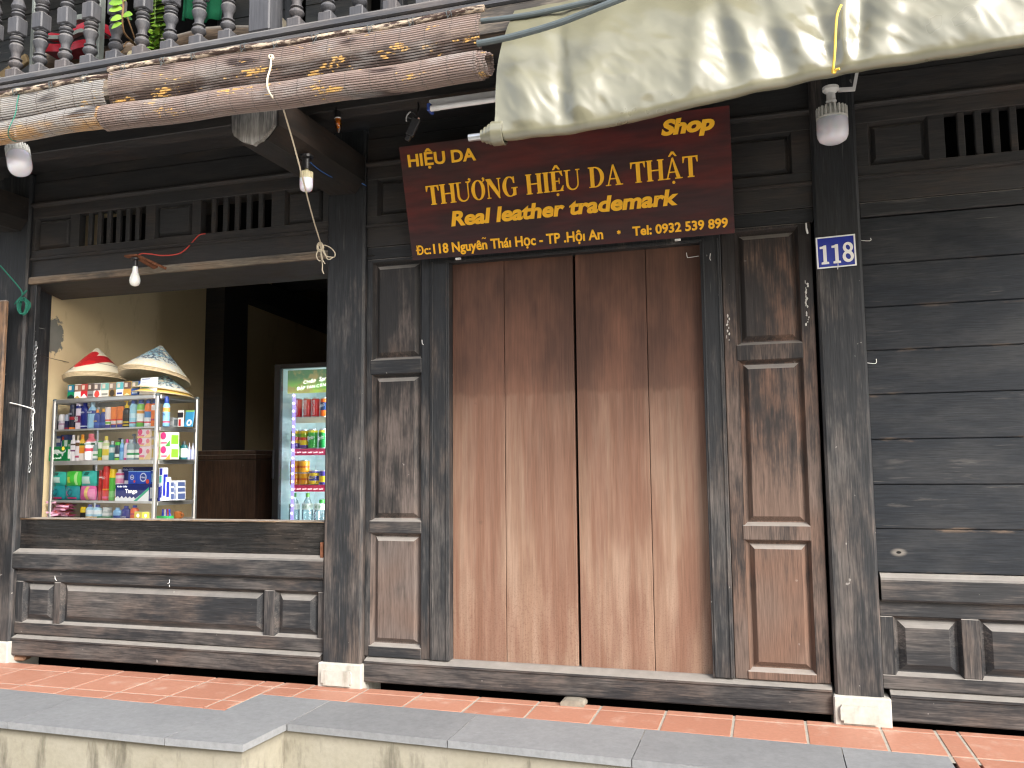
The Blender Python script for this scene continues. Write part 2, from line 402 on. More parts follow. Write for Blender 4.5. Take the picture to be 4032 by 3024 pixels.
def ell(cx, cy, rx, ry, a0=0, a1=360, n=28):
    full = abs(a1-a0) >= 360
    return [(cx+rx*math.cos(R_(a0+(a1-a0)*i/n)), cy+ry*math.sin(R_(a0+(a1-a0)*i/n))) for i in range(n if full else n+1)]
def serif_glyph(ch):
    """bold roman capital, cap height 1: (width, [polygon loops with holes])"""
    st, sh, ov = .205, .055, .065
    def stem(x): return [[(x, 0), (x+st, 0), (x+st, 1), (x, 1)]]
    def foot(x0, x1, y): return [[(x0, y), (x1, y), (x1, y+sh), (x0, y+sh)]]
    def stemf(x): return stem(x)+foot(x-ov, x+st+ov, 0)+foot(x-ov, x+st+ov, 1-sh)
    L = []
    if ch == 'T':
        wd = .80; L = stem(.31)[0:1]+foot(.31-ov, .31+st+ov, 0)+[[(.02, 1), (.02, .70), (.06, .70), (.13, .93), (.67, .93), (.74, .70), (.78, .70), (.78, 1)]]
    elif ch == 'H': wd = .95; L = stemf(.10)+stemf(.67)+[[(.285, .47), (.67, .47), (.67, .535), (.285, .535)]]
    elif ch == 'I': wd = .40; L = stemf(.11)
    elif ch == 'N':
        wd = .92; L = [[(.12, 0), (.18, 0), (.18, .95), (.12, .95)], [(.73, .02), (.79, .02), (.79, 1), (.73, 1)],
                       [(.04, 1), (.30, 1), (.79, .20), (.79, -.02), (.73, -.02), (.04, .95)]]+foot(.05, .26, 0)+foot(.65, .88, 1-sh)
    elif ch in 'UƯ':
        wd = .90; a = [(.10, 1-sh), (.10, .32)]; o_ = ell(.435, .32, .335, .335, 180, 360, 14); i_ = ell(.47, .32, .245, .262, 360, 180, 14)
        L = [a+o_+[(.77, 1-sh), (.715, 1-sh)]+i_+[(.225, .32), (.285-.06, 1-sh)]]+foot(.02, .36, 1-sh)+foot(.64, .86, 1-sh)
    elif ch in 'OƠ':
        wd = .86; L = [('hole', ell(.42, .5, .39, .515), ell(.42, .5, .20, .455))]
    elif ch == 'G':
        wd = .92; o_ = ell(.44, .5, .40, .515, 48, 318, 26); i_ = ell(.46, .5, .22, .455, 318, 48, 26)
        L = [o_+i_, [(.62, .02), (.62+.165, .06), (.785, .42), (.62, .42)]]+foot(.53, .87, .40)+[[(.66, .66), (.72, .66), (.72, 1.0), (.67, 1.0), (.62, .88)]]
    elif ch in 'EỆ':
        wd = .80; L = stem(.12)+foot(.03, .74, 0)+foot(.03, .72, 1-sh)+[[(.68, 0), (.76, .28), (.71, .28), (.55, .05), (.55, 0)], [(.68, 1), (.73, .74), (.68, .74), (.55, .95), (.55, 1)],
                        [(.305, .48), (.54, .48), (.54, .535), (.305, .535)], [(.50, .36), (.545, .36), (.545, .66), (.50, .66)]]
    elif ch == 'D':
        wd = .90; L = stem(.11)+foot(.02, .30, 0)+foot(.02, .30, 1-sh)+[ell(.34, .5, .50, .50, -90, 90, 18)+ell(.34, .5, .30, .445, 90, -90, 18), [(.295, 0), (.345, 0), (.345, .055), (.295, .055)], [(.295, .945), (.345, .945), (.345, 1), (.295, 1)]]
    elif ch in 'AẬ':
        wd = .92; L = [[(.10, 0), (.165, 0), (.44, .88), (.40, 1)], [(.62, 0), (.82, 0), (.47, 1.02), (.40, 1.0)], [(.23, .30), (.66, .30), (.64, .36), (.25, .36)]]+foot(.01, .28, 0)+foot(.53, .91, 0)
    else: wd = .40
    if ch in 'ỆẬ':
        cx = .40 if ch == 'Ệ' else .45; b = 1.07
        L = L+[[(cx-.22, b), (cx-.12, b), (cx, b+.13), (cx+.12, b), (cx+.22, b), (cx+.06, b+.23), (cx-.06, b+.23)], ell(cx, -.16, .075, .075, n=14)]
    if ch in 'ƯƠ':
        cx = .80 if ch == 'Ư' else .70; b = .90 if ch == 'Ư' else .86
        L = L+[[(cx-.06, b), (cx+.02, b+.02), (cx+.12, b+.10), (cx+.13, b+.22), (cx+.03, b+.26), (cx-.02, b+.18), (cx+.045, b+.14), (cx+.02, b+.08)]]
    return wd, L
def put_serif(mb, body, bl, br, cap, nrm, lift=.001, depth=.006):
    bl, br, cap, nrm = Vector(bl), Vector(br), Vector(cap), Vector(nrm)
    tot = 0; items = []
    for ch in body:
        wd, L = serif_glyph(ch); items.append((tot, L)); tot += wd
    k = 0
    for x0, L in items:
        for loop in L:
            loops = [loop[1], loop[2]] if loop[0] == 'hole' else [loop]
            k += 1; l2 = lift+depth+.00025*(k % 7)
            def q(p, l): return bl+(br-bl)*((x0+p[0])/tot)+cap*p[1]+nrm*l
            flat = [p for lp in loops for p in lp]
            tri = geometry.tessellate_polygon([[Vector((p[0], p[1], 0)) for p in lp] for lp in loops])
            tv = [mb.bm.verts.new(q(p, l2)) for p in flat]
            for t in tri:
                try: mb.bm.faces.new([tv[i] for i in t]).material_index = mb.mi
                except ValueError: pass
            for lp in loops:
                n = len(lp); a = [mb.bm.verts.new(q(p, l2)) for p in lp]; b = [mb.bm.verts.new(q(p, lift)) for p in lp]
                for i in range(n): mb.bm.faces.new((a[i], a[(i+1) % n], b[(i+1) % n], b[i])).material_index = mb.mi

# ================================================================== THE SETTING
YJ = lambda x: -0.062+0.0125*(x+1.7)          # a joint line of the terrace tiles, a hair off the wall line
XT0, TP = -4.15, .305
mb = MB(); mb.face([(-7.3, -.62, -.0022), (4.1, -.30, -.0022), (4.1, .020, -.0022), (-7.3, .020, -.0022)])
tag(mb.build('terrace_base', M_GROUT, smooth=0), kind='structure')
SL_L = -.500; SL_R = -.247                     # where slate begins, left and right of the jog (at x=-2.5 / -1.7)
def yb_left(x): return -.478-.042*(x+3.9)/1.4*1.0
def yb_right(x): return -.222-.036*(x+2.45)
mb = MB()
gw = .0115
for i in range(-10, 27):
    x0 = XT0+i*TP+gw/2; x1 = x0+TP-gw
    for j in range(-5, 3):
        ya = YJ((x0+x1)/2)+j*.29+gw/2; yc = ya+.29-gw
        yc = min(yc, .022)
        def put(x0, x1, ya, yc):
            if x1-x0 < .02 or yc-ya < .015: return
            mb.box(x0, x1, ya, yc, -.02, random.uniform(-.0006, .0006), .0015)
        xm = (x0+x1)/2
        segs = [(x0, x1)]
        for cut in (-2.505, .642):
            segs = [q for a, b in segs for q in ([(a, cut-.006), (cut+.006, b)] if a < cut < b else [(a, b)])]
        for a, b in segs:
            xm = (a+b)/2
            lim = yb_left(xm)+.008 if xm < -2.505 else (yb_right(xm)+.006 if xm < .642 else -2)
            if xm >= .642: lim = -.70
            put(a, b, max(ya, lim), yc)
tag(mb.build('terrace_floor', M_TILE, smooth=0), kind='structure')
# slate edging: slabs with tight joints, 30 mm thick, overhanging the plinth
mb = MB()
def slab(pts):
    mb.prism([(x, y, .0005) for x, y in pts], (0, 0, -.030))
FL = -.942
xs = [-7.2, -6.0, -4.75, -3.345, -2.494]
for a, b in zip(xs, xs[1:]):
    slab([(a+.002, FL-.008*(a+2.5)), (b-.002, FL-.008*(b+2.5)), (b-.002, yb_left(b)), (a+.002, yb_left(a))])
slab([(-2.490, -.942), (-2.118, -.930), (-2.102, -.628), (-2.100, yb_right(-2.10)), (-2.497, yb_right(-2.49)), (-2.497, yb_left(-2.5))])
xs = [-2.096, -1.32, -.545, .244, .634]
for a, b in zip(xs, xs[1:]):
    slab([(a+.002, -.628-.037*(a+2.1)), (b-.002, -.628-.037*(b+2.1)), (b-.002, yb_right(b)), (a+.002, yb_right(a))])
tag(mb.build('slate_edging', M_SLATE, smooth=0), kind='structure')
mb = MB()
mb.prism([(-7.2, -.89, -.03), (-2.132, -.915, -.03), (-2.118, -.615, -.03), (.62, -.715, -.03), (.62, -.74, -.03), (4.1, -.74, -.03), (4.1, .018, -.03), (-7.2, .018, -.03)], (0, 0, -.40))
tag(mb.build('terrace_plinth', M_PLINTH, smooth=0), kind='structure')
mb = MB(); mb.face([(-60, -60, -.40), (60, -60, -.40), (60, 40, -.40), (-60, 40, -.40)])
tag(mb.build('road', M_ROAD, smooth=0), kind='structure')

# ================================================================== THE SHOPHOUSE
HOUSE = empty('shophouse', (-1, .1, 0), 'old black timber shophouse front with panelled doors and a balcony', 'house')
def part(mb, name, mats, parent=None, **kw): return mb.build(name, mats, parent or HOUSE, **kw)

def raised_panel(mb, x0, x1, z0, z1, yf, d=.026, m=.030, field=.006, g=.012):
    """fielded panel filling an opening whose front edges lie at y=yf"""
    def ring(i, y): return [(x0+i, y, z0+i), (x1-i, y, z0+i), (x1-i, y, z1-i), (x0+i, y, z1-i)]
    rs = [ring(-.001, yf), ring(g, yf+d), ring(g+.006, yf+d), ring(g+.006+m, yf+field), ring(g+.010+m, yf+field)]
    v = [[mb.bm.verts.new(p) for p in r] for r in rs]
    for a, b in zip(v, v[1:]):
        for i in range(4): mb.bm.faces.new((a[i], a[(i+1) % 4], b[(i+1) % 4], b[i])).material_index = mb.mi
    mb.bm.faces.new(v[-1]).material_index = mb.mi

# ---- columns on whitewashed stone blocks
def column(x0, x1, bx0, bx1, ch=.012):
    mb = MB(); y0, y1 = .02, .22
    mb.prism([(x0+ch, y0, .118), (x1-ch, y0, .118), (x1, y0+ch, .118), (x1, y1, .118), (x0, y1, .118), (x0, y0+ch, .118)], (0, 0, 3.0-.118))
    c = part(mb, 'column', M_V, smooth=0)
    mb = MB()
    mb.box(bx0, bx1, 0, .24, -.30, .121, .006)
    cx = (bx0+bx1)/2; wd = bx1-bx0
    a, b, lo, hi, r = bx0+wd*.11, bx1-wd*.20, .010, .086, .012
    pl = [(a, lo+r), (a+r, lo+r), (a+r, lo), (b-r, lo), (b-r, lo+r), (b, lo+r), (b, hi-r), (b-r*.6, hi), (a+r*.6, hi), (a, hi-r)]
    mb.prism([(x, -.014, z) for x, z in pl], (0, .013, 0))
    part(mb, 'stone_base', M_STONE, c, smooth=0)
    return c
column(-4.62, -4.385, -4.64, -4.372)
column(-2.291, -2.062, -2.302, -2.049)
column(.252, .452, .242, .477)
column(2.62, 2.82, 2.61, 2.84)

# ---- sill beams
def sill(x0, x1, lo=.032, hi=.150, yf=.030):
    mb = MB()
    mb.prism_x([(yf+.004, lo), (yf, lo+.006), (yf, hi-.028), (yf-.006, hi-.024), (yf-.006, hi-.014), (yf+.004, hi-.010), (yf+.05, hi+.006), (.20, hi+.006), (.20, lo)], x0, x1)
    part(mb, 'sill_beam', M_H, smooth=0)
sill(-4.372, -2.304, .040, .158)
sill(-2.047, .240, .030, .152)
sill(.479, 2.61, .020, .148)

# ---- black backing added below the beams; its colour stands in for the dark gap
mb = MB(); mb.box(-7, 3.0, .29, .31, -.42, .30); mb.box(-7, 3.0, .02, .29, -.42, -.30)
part(mb, 'black_gap_backing', M_BLACK, smooth=0)

# ---- window bay: lower wall with three fielded panels, rail and polished plank
FY = .052
mb = MB()
bx = lambda x0, x1, z0, z1, y=FY, y1=.10, b=.003: mb.box(x0, x1, y, y1, z0, z1, b)
for q, nm, mt in (((-4.385, -2.291, .474, .546), 'lower_frame_rail', M_H), ((-4.385, -2.291, .163, .232), 'lower_frame_rail', M_H), ((-4.385, -4.328, .232, .474), 'lower_frame_stile', M_V),
                  ((-4.098, -4.048, .232, .474), 'lower_frame_stile', M_V), ((-2.665, -2.598, .232, .474), 'lower_frame_stile', M_V), ((-2.335, -2.291, .232, .474), 'lower_frame_stile', M_V)):
    mb = MB(); bx(*q); part(mb, nm, mt, smooth=0)
for x0, x1 in ((-4.328, -4.098), (-4.048, -2.665), (-2.598, -2.335)):
    mb = MB(); raised_panel(mb, x0, x1, .232, .474, FY); part(mb, 'lower_panel', M_H, smooth=0)
mb = MB(); mb.prism_x([(.030, .548), (.024, .556), (.024, .640), (.030, .650), (.066, .668), (.12, .668), (.12, .548)], -4.395, -2.291)
part(mb, 'rail', M_H, smooth=0)
mb = MB(); mb.box(-4.383, -2.292, .066, .110, .668, .842, .001); part(mb, 'counter_plank', M_GLOSS, smooth=0)
M_RAW = wood('raw_edge_timber', 'x', (.09, .065, .045), (.32, .24, .16), .7, .7, pale=.6)
mb = MB()
n = 60; top = []
for i in range(n+1):
    x = -4.383+(2.09)*i/n; top.append((x, .056+random.uniform(-.003, .003), .848+random.uniform(-.002, .0015)))
for i in range(n):
    a, b = top[i], top[i+1]
    mb.face([a, b, (b[0], .135, .852), (a[0], .135, .852)])
    mb.face([(a[0], .060, .8425), (b[0], .060, .8425), b, a])
part(mb, 'counter_edge', M_RAW, smooth=0)

# ---- window opening: jamb, header beam, rebate
mb = MB(); mb.box(-4.384, -4.335, .05, .085, .850, 2.305, .003); mb.box(-4.384, -4.345, .085, .14, .850, 2.03, .002)
part(mb, 'window_jamb', M_V, smooth=0)
M_LIP = wood('pale_worn_edge', 'x', (.06, .052, .044), (.20, .17, .13), .6, .6, pale=.3)
mb = MB(); mb.prism_x([(.040, 2.343), (.034, 2.332), (.034, 2.300), (.044, 2.296), (.10, 2.296), (.10, 2.343)], -4.384, -2.291)
part(mb, 'window_lintel_edge', M_LIP, smooth=0)
mb = MB(); mb.prism_x([(.046, 2.294), (.30, 2.248), (.30, 2.44), (.102, 2.44), (.102, 2.294)], -4.384, -2.02)
part(mb, 'window_lintel', M_DK, smooth=0)
# ---- frieze: rails, vents and small panels over every bay
def frieze(x0, x1, items, cap0=None):
    mb = MB()
    mb.box(x0, x1, .046, .10, 2.720, 2.790, .002); mb.box(x0, x1, .046, .10, 2.452, 2.512, .002)
    mb.box(x0, x1, .052, .10, 2.343, 2.450, .002)
    mb.prism_x([(.046, 2.790), (.030, 2.797), (.026, 2.806), (.030, 2.815), (.046, 2.822), (.10, 2.822), (.10, 2.790)], x0, x1)
    mb.prism_x([(.048, 2.446), (.036, 2.450), (.036, 2.460), (.046, 2.466), (.06, 2.466), (.06, 2.446)], x0, x1)
    mb.box(x0, x1, .048, .10, 2.822, 2.95, .002); mb.box(x0, x1, .056, .10, 2.953, 3.02, .002)
    f = part(mb, 'frieze', M_DK, smooth=0)
    xs = [x0]
    cur = x0
    for kind, a, b in items+[('', x1, 0)]:
        mb = MB(); mb.box(cur, a, .048, .10, 2.512, 2.720, .0015); cur = b
        part(mb, 'stile', M_DK, f, smooth=0)
    for kind, a, b in items:
        if kind == 'p':
            mb = MB(); raised_panel(mb, a, b, 2.512, 2.720, .050, m=.016, g=.010); part(mb, 'panel', M_DK, f, smooth=0)
        else:
            nb = max(2, round((b-a)/.0755)-1); st = (b-a)/(nb+1)
            for i in range(nb):
                c = a+st*(i+1); mb = MB(); mb.box(c-.015, c+.015, .058, .085, 2.510, 2.722, .004)
                part(mb, 'slat', M_DK, f, smooth=0)
            mb = MB(); mb.box(a, b, .20, .21, 2.50, 2.73); part(mb, 'vent_backing', M_BLACK, f, smooth=0)
frieze(-4.385, -2.291, [('p', -4.36, -4.09), ('v', -4.022, -3.530), ('p', -3.462, -3.200), ('v', -3.14, -2.665), ('p', -2.580, -2.335)])
frieze(-2.062, .252, [('p', -2.00, -1.52), ('v', -1.44, -.96), ('p', -.88, -.52), ('p', -.46, .165)])
frieze(.452, 2.62, [('p', .505, .760), ('v', .828, 1.32), ('p', 1.39, 1.66), ('v', 1.73, 2.22), ('p', 2.29, 2.57)])

# ---- door bay: transom rail, frame, side panels, two leaves of two boards
mb = MB(); mb.box(-2.062, .252, .058, .10, 2.272, 2.340, .003); part(mb, 'transom_rail', M_H, smooth=0)
mb = MB()
mb.box(-1.688, -1.580, .046, .13, .156, 2.270, .003); mb.box(-.276, -.178, .046, .13, .156, 2.270, .003)
for x in (-1.674, -1.594, -.262, -.192): mb.box(x-.004, x+.004, .041, .05, .158, 2.225, .002)
mb.box(-1.579, -.277, .046, .13, 2.216, 2.270, .003)
mb.box(-1.600, -.256, .041, .046, 2.222, 2.230, .001)
DF = part(mb, 'door_frame', M_V, smooth=0)
def side_unit(x0, x1, px0, px1, zs, mat_p, mat_v):
    mb = MB(); mb.box(x0, px0, .055, .10, .156, 2.270, .003); mb.box(px1, x1, .055, .10, .156, 2.270, .003)
    f = part(mb, 'side_frame', mat_v, smooth=0)
    prev = 2.270
    for lo, hi in zs+[(0, .156)]:
        mb = MB(); mb.box(px0-.010, px1+.004, .049, .10, hi, prev, .004); prev = lo
        part(mb, 'rail', mat_v if mat_v is not M_V else M_H, f, smooth=0)
    for lo, hi in zs:
        mb = MB(); raised_panel(mb, px0, px1, lo, hi, .054, m=.022, g=.012); part(mb, 'panel', mat_p, f, smooth=0)
side_unit(-2.061, -1.690, -2.026, -1.742, [(1.716, 2.252), (.858, 1.636), (.212, .792)], M_PV, M_V)
side_unit(-.176, .238, -.110, .176, [(1.704, 2.252), (.856, 1.626), (.196, .786)], M_RV, M_RF)
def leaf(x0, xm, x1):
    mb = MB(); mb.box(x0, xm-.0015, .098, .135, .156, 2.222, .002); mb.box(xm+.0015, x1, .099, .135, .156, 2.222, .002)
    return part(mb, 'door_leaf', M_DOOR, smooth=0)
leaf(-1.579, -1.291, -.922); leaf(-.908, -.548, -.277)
mb = MB(); mb.box(-1.58, -.27, .15, .16, .15, 2.25); part(mb, 'door_backing', M_BLACK, smooth=0)

def board_mat():
    k = NT('scuffed_black_boards'); p = k.pos(0); st = (.05, 1, 1)
    fine = k.noise(k.scale(p, st), 190, 3, .6); streak = k.noise(k.scale(p, (.10, 1, 1)), 26, 5, .7); patch = k.noise(k.scale(p, (.35, 1, 1)), 5, 5, .65)
    c = k.mix(k.step(patch, .38, .66), (.0135, .0165, .021), (.029, .031, .034))
    x, y, z = k.sep(p)[:3]
    low = k.ramp(z, 2.1, .7, .15, 1.0)
    sc = k.math('MULTIPLY', k.step(streak, .57, .68), k.step(k.noise(p, 2.6, 3), .45, .60))
    c = k.mix(k.math('MULTIPLY', k.math('MULTIPLY', sc, low), .5), c, (.12, .113, .104))
    ln = k.step(k.noise(k.scale(p, (.022, 1, 1)), 120, 2, .5), .70, .745)                     # long scratches
    c = k.mix(k.math('MULTIPLY', ln, .40), c, (.17, .16, .145))
    edge = None                                                                               # bare wood along the board edges
    for q in zs:
        e = k.step(k.math('ABSOLUTE', k.math('SUBTRACT', z, q-.002)), .016, .004); edge = e if edge is None else k.math('MAXIMUM', edge, e)
    c = k.mix(k.math('MULTIPLY', k.math('MULTIPLY', edge, k.step(k.noise(k.scale(p, (.25, 1, 1)), 14, 4, .7), .50, .64)), low), c, (.13, .095, .070))
    kn = k.math('SQRT', k.math('ADD', k.math('POWER', k.math('SUBTRACT', x, .545), 2), k.math('POWER', k.math('MULTIPLY', k.math('SUBTRACT', z, .742), 1.8), 2)))
    c = k.mix(k.math('MULTIPLY', k.step(kn, .040, .016), .6), c, (.22, .20, .175)); c = k.mix(k.step(kn, .013, .008), c, (.004, .004, .004))
    c = k.mul(c, k.grey(k.ramp(fine, .3, .7, .72, 1.30)))
    k.bump(k.math('ADD', fine, streak), .3, .004); return k.fin(c, .6, .22)
M_SMEAR = simple('old_white_paint', (.55, .54, .50), .8, .2, .2, sc=90)
rs_ = random.Random(11)
for px, y0, y1, yy, nn in ((2866, 1243, 1350, .0485, 9), (3176, 1110, 1215, .0525, 13), (3180, 1232, 1285, .0525, 6)):
    mb = MB()
    for i in range(nn):
        c = P(px+rs_.uniform(-6, 6), y0+(y1-y0)*i/nn, yy); w_, h_ = rs_.uniform(.002, .007), rs_.uniform(.004, .012); n_ = 7
        pts = [(c.x+w_*math.cos(2*math.pi*j/n_)*rs_.uniform(.5, 1), yy, c.z+h_*math.sin(2*math.pi*j/n_)*rs_.uniform(.5, 1)) for j in range(n_)]
        mb.prism(pts, (0, .0012, 0))
    part(mb, 'paint_smear', M_SMEAR, smooth=0)
# ---- right bay: level boards above a rail and small panels
zs = [.653, .845, 1.041, 1.243, 1.446, 1.648, 1.848, 2.048, 2.268]
mb = MB()
for i, (a, b) in enumerate(zip(zs, zs[1:])):
    y = .058+random.uniform(-.002, .002)
    mb.box(.453, 2.62, y, .10, a+.0012, b-.0012, .003)
part(mb, 'board_wall', board_mat(), smooth=0)
mb = MB(); mb.box(.453, 2.62, .050, .10, 2.272, 2.340, .004)
part(mb, 'board_wall_top_rail', M_H, smooth=0)
mb = MB(); mb.prism_x([(.030, .533), (.026, .540), (.026, .624), (.032, .634), (.060, .651), (.12, .651), (.12, .533)], .462, 2.61)
part(mb, 'rail', M_H, smooth=0)
for q in ((.453, 2.62, .464, .531), (.453, 2.62, .152, .212)):
    mb = MB(); bx(*q); part(mb, 'lower_frame_rail', M_H, smooth=0)
edges = [.507, .776, .848, 1.118, 1.190, 1.46, 1.532, 1.80, 1.872, 2.14, 2.212, 2.48]
for a, b in [(.453, .507)]+list(zip(edges[1::2], edges[2::2]))+[(2.48, 2.62)]:
    mb = MB(); bx(a, b, .212, .464); part(mb, 'lower_frame_stile', M_V, smooth=0)
for a, b in zip(edges[::2], edges[1::2]):
    mb = MB(); raised_panel(mb, a, b, .212, .464, FY); part(mb, 'lower_panel', M_H, smooth=0)

# ---- neighbouring wall left of the left post, and a folded shutter board
mb = MB(); mb.box(-7.2, -4.62, .09, .14, -.02, 3.05); part(mb, 'end_wall', M_V, smooth=0)
mb = MB(); mb.box(2.82, 4.2, .07, .14, -.02, 3.05); part(mb, 'end_wall', M_V, smooth=0)
a = P(0, 1172, -.06); b = P(36, 1183, -.06)
mb = MB(); mb.box(b.x-.30, b.x, -.085, -.055, .45, b.z, .008)
part(mb, 'shutter', wood('worn_shutter', 'z', (.05, .042, .036), (.20, .135, .085), .7, .5), smooth=0)

# ---- balcony
mb = MB()
mb.box(-7.2, 4.2, -.83, .10, 3.02, 3.09); part(mb, 'balcony_floor', M_DK, smooth=0)
mb = MB(); mb.box(-7.2, 4.2, -.455, -.345, 2.903, 3.018, .004); part(mb, 'purlin', M_DK, smooth=0)
# cantilever beams with carved shield ends
shield_px = [(911, 400), (912, 515), (921, 536), (936, 545), (943, 552), (959, 559), (980, 563), (996, 570), (1006, 559), (1027, 549), (1042, 533), (1056, 518), (1069, 500), (1077, 485), (1077, 400)]
sh = [P(x, y, -.86) for x, y in shield_px]
xc = -2.185
def bracket(dx):
    mb = MB()
    prof = [(-2.318, 2.86), (-2.318, 2.735), (-2.27, 2.645), (-2.12, 2.640), (-2.066, 2.705), (-2.066, 2.845)]
    mb.prism([(x+dx, -.835, z-.018) for x, z in prof], (0, .90, .020))
    bb = part(mb, 'bracket_beam', M_DKY, smooth=0)
    mb = MB()
    mb.prism([(p.x+dx, -.86, p.z) for p in sh[1:-1]]+[(sh[-1].x+dx, -.86, 2.90), (sh[0].x+dx, -.86, 2.90)], (0, .026, 0))
    k = wood('weathered_shield', 'z', (.060, .058, .056), (.26, .25, .23), .55, .5, z0=2.5, z1=3, pale=.25)
    part(mb, 'carved_end', k, bb, smooth=0)
bracket(0); bracket(-2.33)
# fascia and rails
mb = MB()
mb.prism_x([(-.850, 3.100), (-.862, 3.106), (-.862, 3.128), (-.852, 3.140), (-.742, 3.140), (-.742, 3.100)], -7.2, 4.2)
mb.prism_x([(-.842, 3.072), (-.854, 3.078), (-.854, 3.092), (-.846, 3.099), (-.76, 3.099), (-.76, 3.072)], -7.2, 4.2)
BAL = part(mb, 'balustrade', M_GREYH, smooth=0)
mb = MB(); mb.box(-7.2, 4.2, -.840, -.800, 2.955, 3.071, .003); part(mb, 'fascia', wood('weathered_fascia', 'x', (.05, .045, .04), (.22, .19, .15), .5, .5, z0=2.9, z1=3.2), smooth=0)
mb = MB(); mb.box(-7.2, 4.2, -.850, -.750, 3.716, 3.775, .006); part(mb, 'handrail', M_GREYH, BAL, smooth=0)
def baluster_mb():
    mb = MB(); h = .576
    mb.box(-.034, .034, -.034, .034, 0, .052, .004)
    half = [(.030, .052), (.022, .060), (.020, .070), (.032, .082), (.036, .094), (.032, .108), (.022, .116), (.020, .121), (.030, .126), (.030, .132), (.021, .138), (.022, .156), (.024, .168),
            (.025, .170), (.033, .196), (.036, .212), (.030, .226), (.023, .232), (.032, .238), (.032, .244), (.022, .250), (.032, .258), (.035, .268), (.026, .277), (.022, .281), (.029, .286), (.028, .292)]
    sc = .245/.292
    lo = [(r, .052+(z-.052)*.80) for r, z in half]
    mb.lathe(lo, seg=12)
    zt = lo[-1][1]
    hi = [(r, h-z) for r, z in lo][::-1]
    zb = hi[0][1]
    bz0, bz1 = zt, zb
    mb.box(-.034, .034, -.034, .034, bz0, bz1, .006)
    mb.lathe(hi, seg=12); mb.box(-.034, .034, -.034, .034, h-.052, h, .004)
    return mb
bx_list = [-3.647, -3.491, -3.330, -3.175, -3.019, -2.862, -2.698, -2.535, -2.373, -2.005, -1.843, -1.686, -1.523, -1.365]
bx_list += [-3.647-.157*i for i in range(1, 12)]+[-1.365+.16*i for i in range(1, 12)]
b0 = baluster_mb().build('baluster', M_GREY, smooth=35)
for i, x in enumerate(bx_list):
    o = b0 if i == 0 else b0.copy()
    if i: COL.objects.link(o)
    o.location = (x, -.80, 3.140); attach(o, BAL); 
mb = MB(); mb.box(-2.224, -2.112, -.858, -.742, 3.1405, 3.95, .006); part(mb, 'newel_post', M_GREY, BAL, smooth=0)
# upper storey wall behind the balcony, with dark openings
M_UP = wood('upper_wall_board', 'x', (.018, .020, .021), (.035, .037, .036), .4, .4, z0=3, z1=4, dust=.2)
mb = MB()
for a, b in ((-7.2, -4.0), (-3.05, -2.55), (-2.5, -2.1), (-1.9, -1.45), (-.7, 4.2)):
    z = 3.09
    while z < 4.9: mb.box(a, b, .10+random.uniform(0, .006), .16, z+.002, z+.148, .003); z += .15
part(mb, 'upper_wall', M_UP, smooth=0)
mb = MB(); mb.box(-7.2, 4.2, .22, .24, 3.09, 4.9); part(mb, 'upper_opening', M_BLACK, smooth=0)
for x in (-4.02, -3.03, -2.57, -1.96, -1.88, -1.46, -.72):
    mb = MB(); mb.box(x-.03, x+.03, .04, .13, 3.09, 4.9, .005); part(mb, 'upper_post', M_V, smooth=0)
# eave above (out of the picture, it shades the balcony)
mb = MB(); mb.prism_x([(-1.15, 4.62), (.6, 5.45), (.6, 5.53), (-1.15, 4.70)], -7.2, 4.2); part(mb, 'roof', M_DK, smooth=0)
# shop room behind the window
mb = MB()
mb.box(-4.52, -4.42, .10, 5.2, -.02, 3.02)
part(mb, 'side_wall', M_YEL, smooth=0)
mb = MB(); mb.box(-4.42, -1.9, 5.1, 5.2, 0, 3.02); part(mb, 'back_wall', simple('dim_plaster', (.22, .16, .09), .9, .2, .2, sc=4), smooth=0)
mb = MB(); mb.box(-2.06, -1.98, .22, 5.2, 0, 3.02); part(mb, 'partition', M_DK, smooth=0)
mb = MB(); mb.box(-4.42, -1.9, .31, 5.2, -.02, 0.0); part(mb, 'shop_floor', M_GROUT, smooth=0)
mb = MB(); mb.box(-4.52, -1.9, .22, 5.2, 2.97, 3.018)
for y in (1.0, 1.9, 2.8, 3.7): mb.box(-4.42, -2.06, y, y+.10, 2.80, 2.968)
part(mb, 'shop_ceiling', M_DK, smooth=0)
mb = MB(); mb.box(-4.42, -4.24, 1.83, 2.16, 0, 2.80); mb.prism([(-4.24, 2.16, 2.62), (-4.24, 2.16, 2.80), (-4.24, 5.1, 2.80), (-4.24, 5.1, 2.50)], (-.17, 0, 0))
part(mb, 'inner_post', M_DK, smooth=0)
# closed rooms behind the doors and boards so that no light leaks through joints
mb = MB(); mb.box(-1.9, 4.2, .24, .28, -.02, 3.02); mb.box(-7.2, -4.53, .24, .28, -.02, 3.02); part(mb, 'inner_lining', M_BLACK, smooth=0)

# ================================================================== houses across the street (built to shade the front; unseen behind the camera)
HO = empty('unseen_yellow_house', (-1, -8.3, -.4), 'long yellow plastered house across the street, unseen behind the viewer', 'house')
mb = MB(); mb.box(-14, 5.0, -13.3, -8.3, -.4, 3.3); part(mb, 'wall', plaster('yellow_house_plaster', (.62, .50, .28), (.68, .56, .34), (.45, .36, .20)), HO, smooth=0)
mb = MB(); mb.prism([(-14.3, -7.9, 3.15), (-14.3, -10.8, 4.7), (-14.3, -13.8, 3.15), (-14.3, -13.8, 3.3), (-14.3, -10.8, 4.85), (-14.3, -7.9, 3.3)], (19.6, 0, 0)); part(mb, 'roof', simple('old_roof_tile', (.20, .09, .06), .9, .2, .3), HO, smooth=0)
for x in (-12, -9, -6, -3, 0, 3):
    mb = MB(); mb.box(x-.6, x+.6, -8.30, -8.26, -.4, 1.9); part(mb, 'door', M_V, HO, smooth=0)

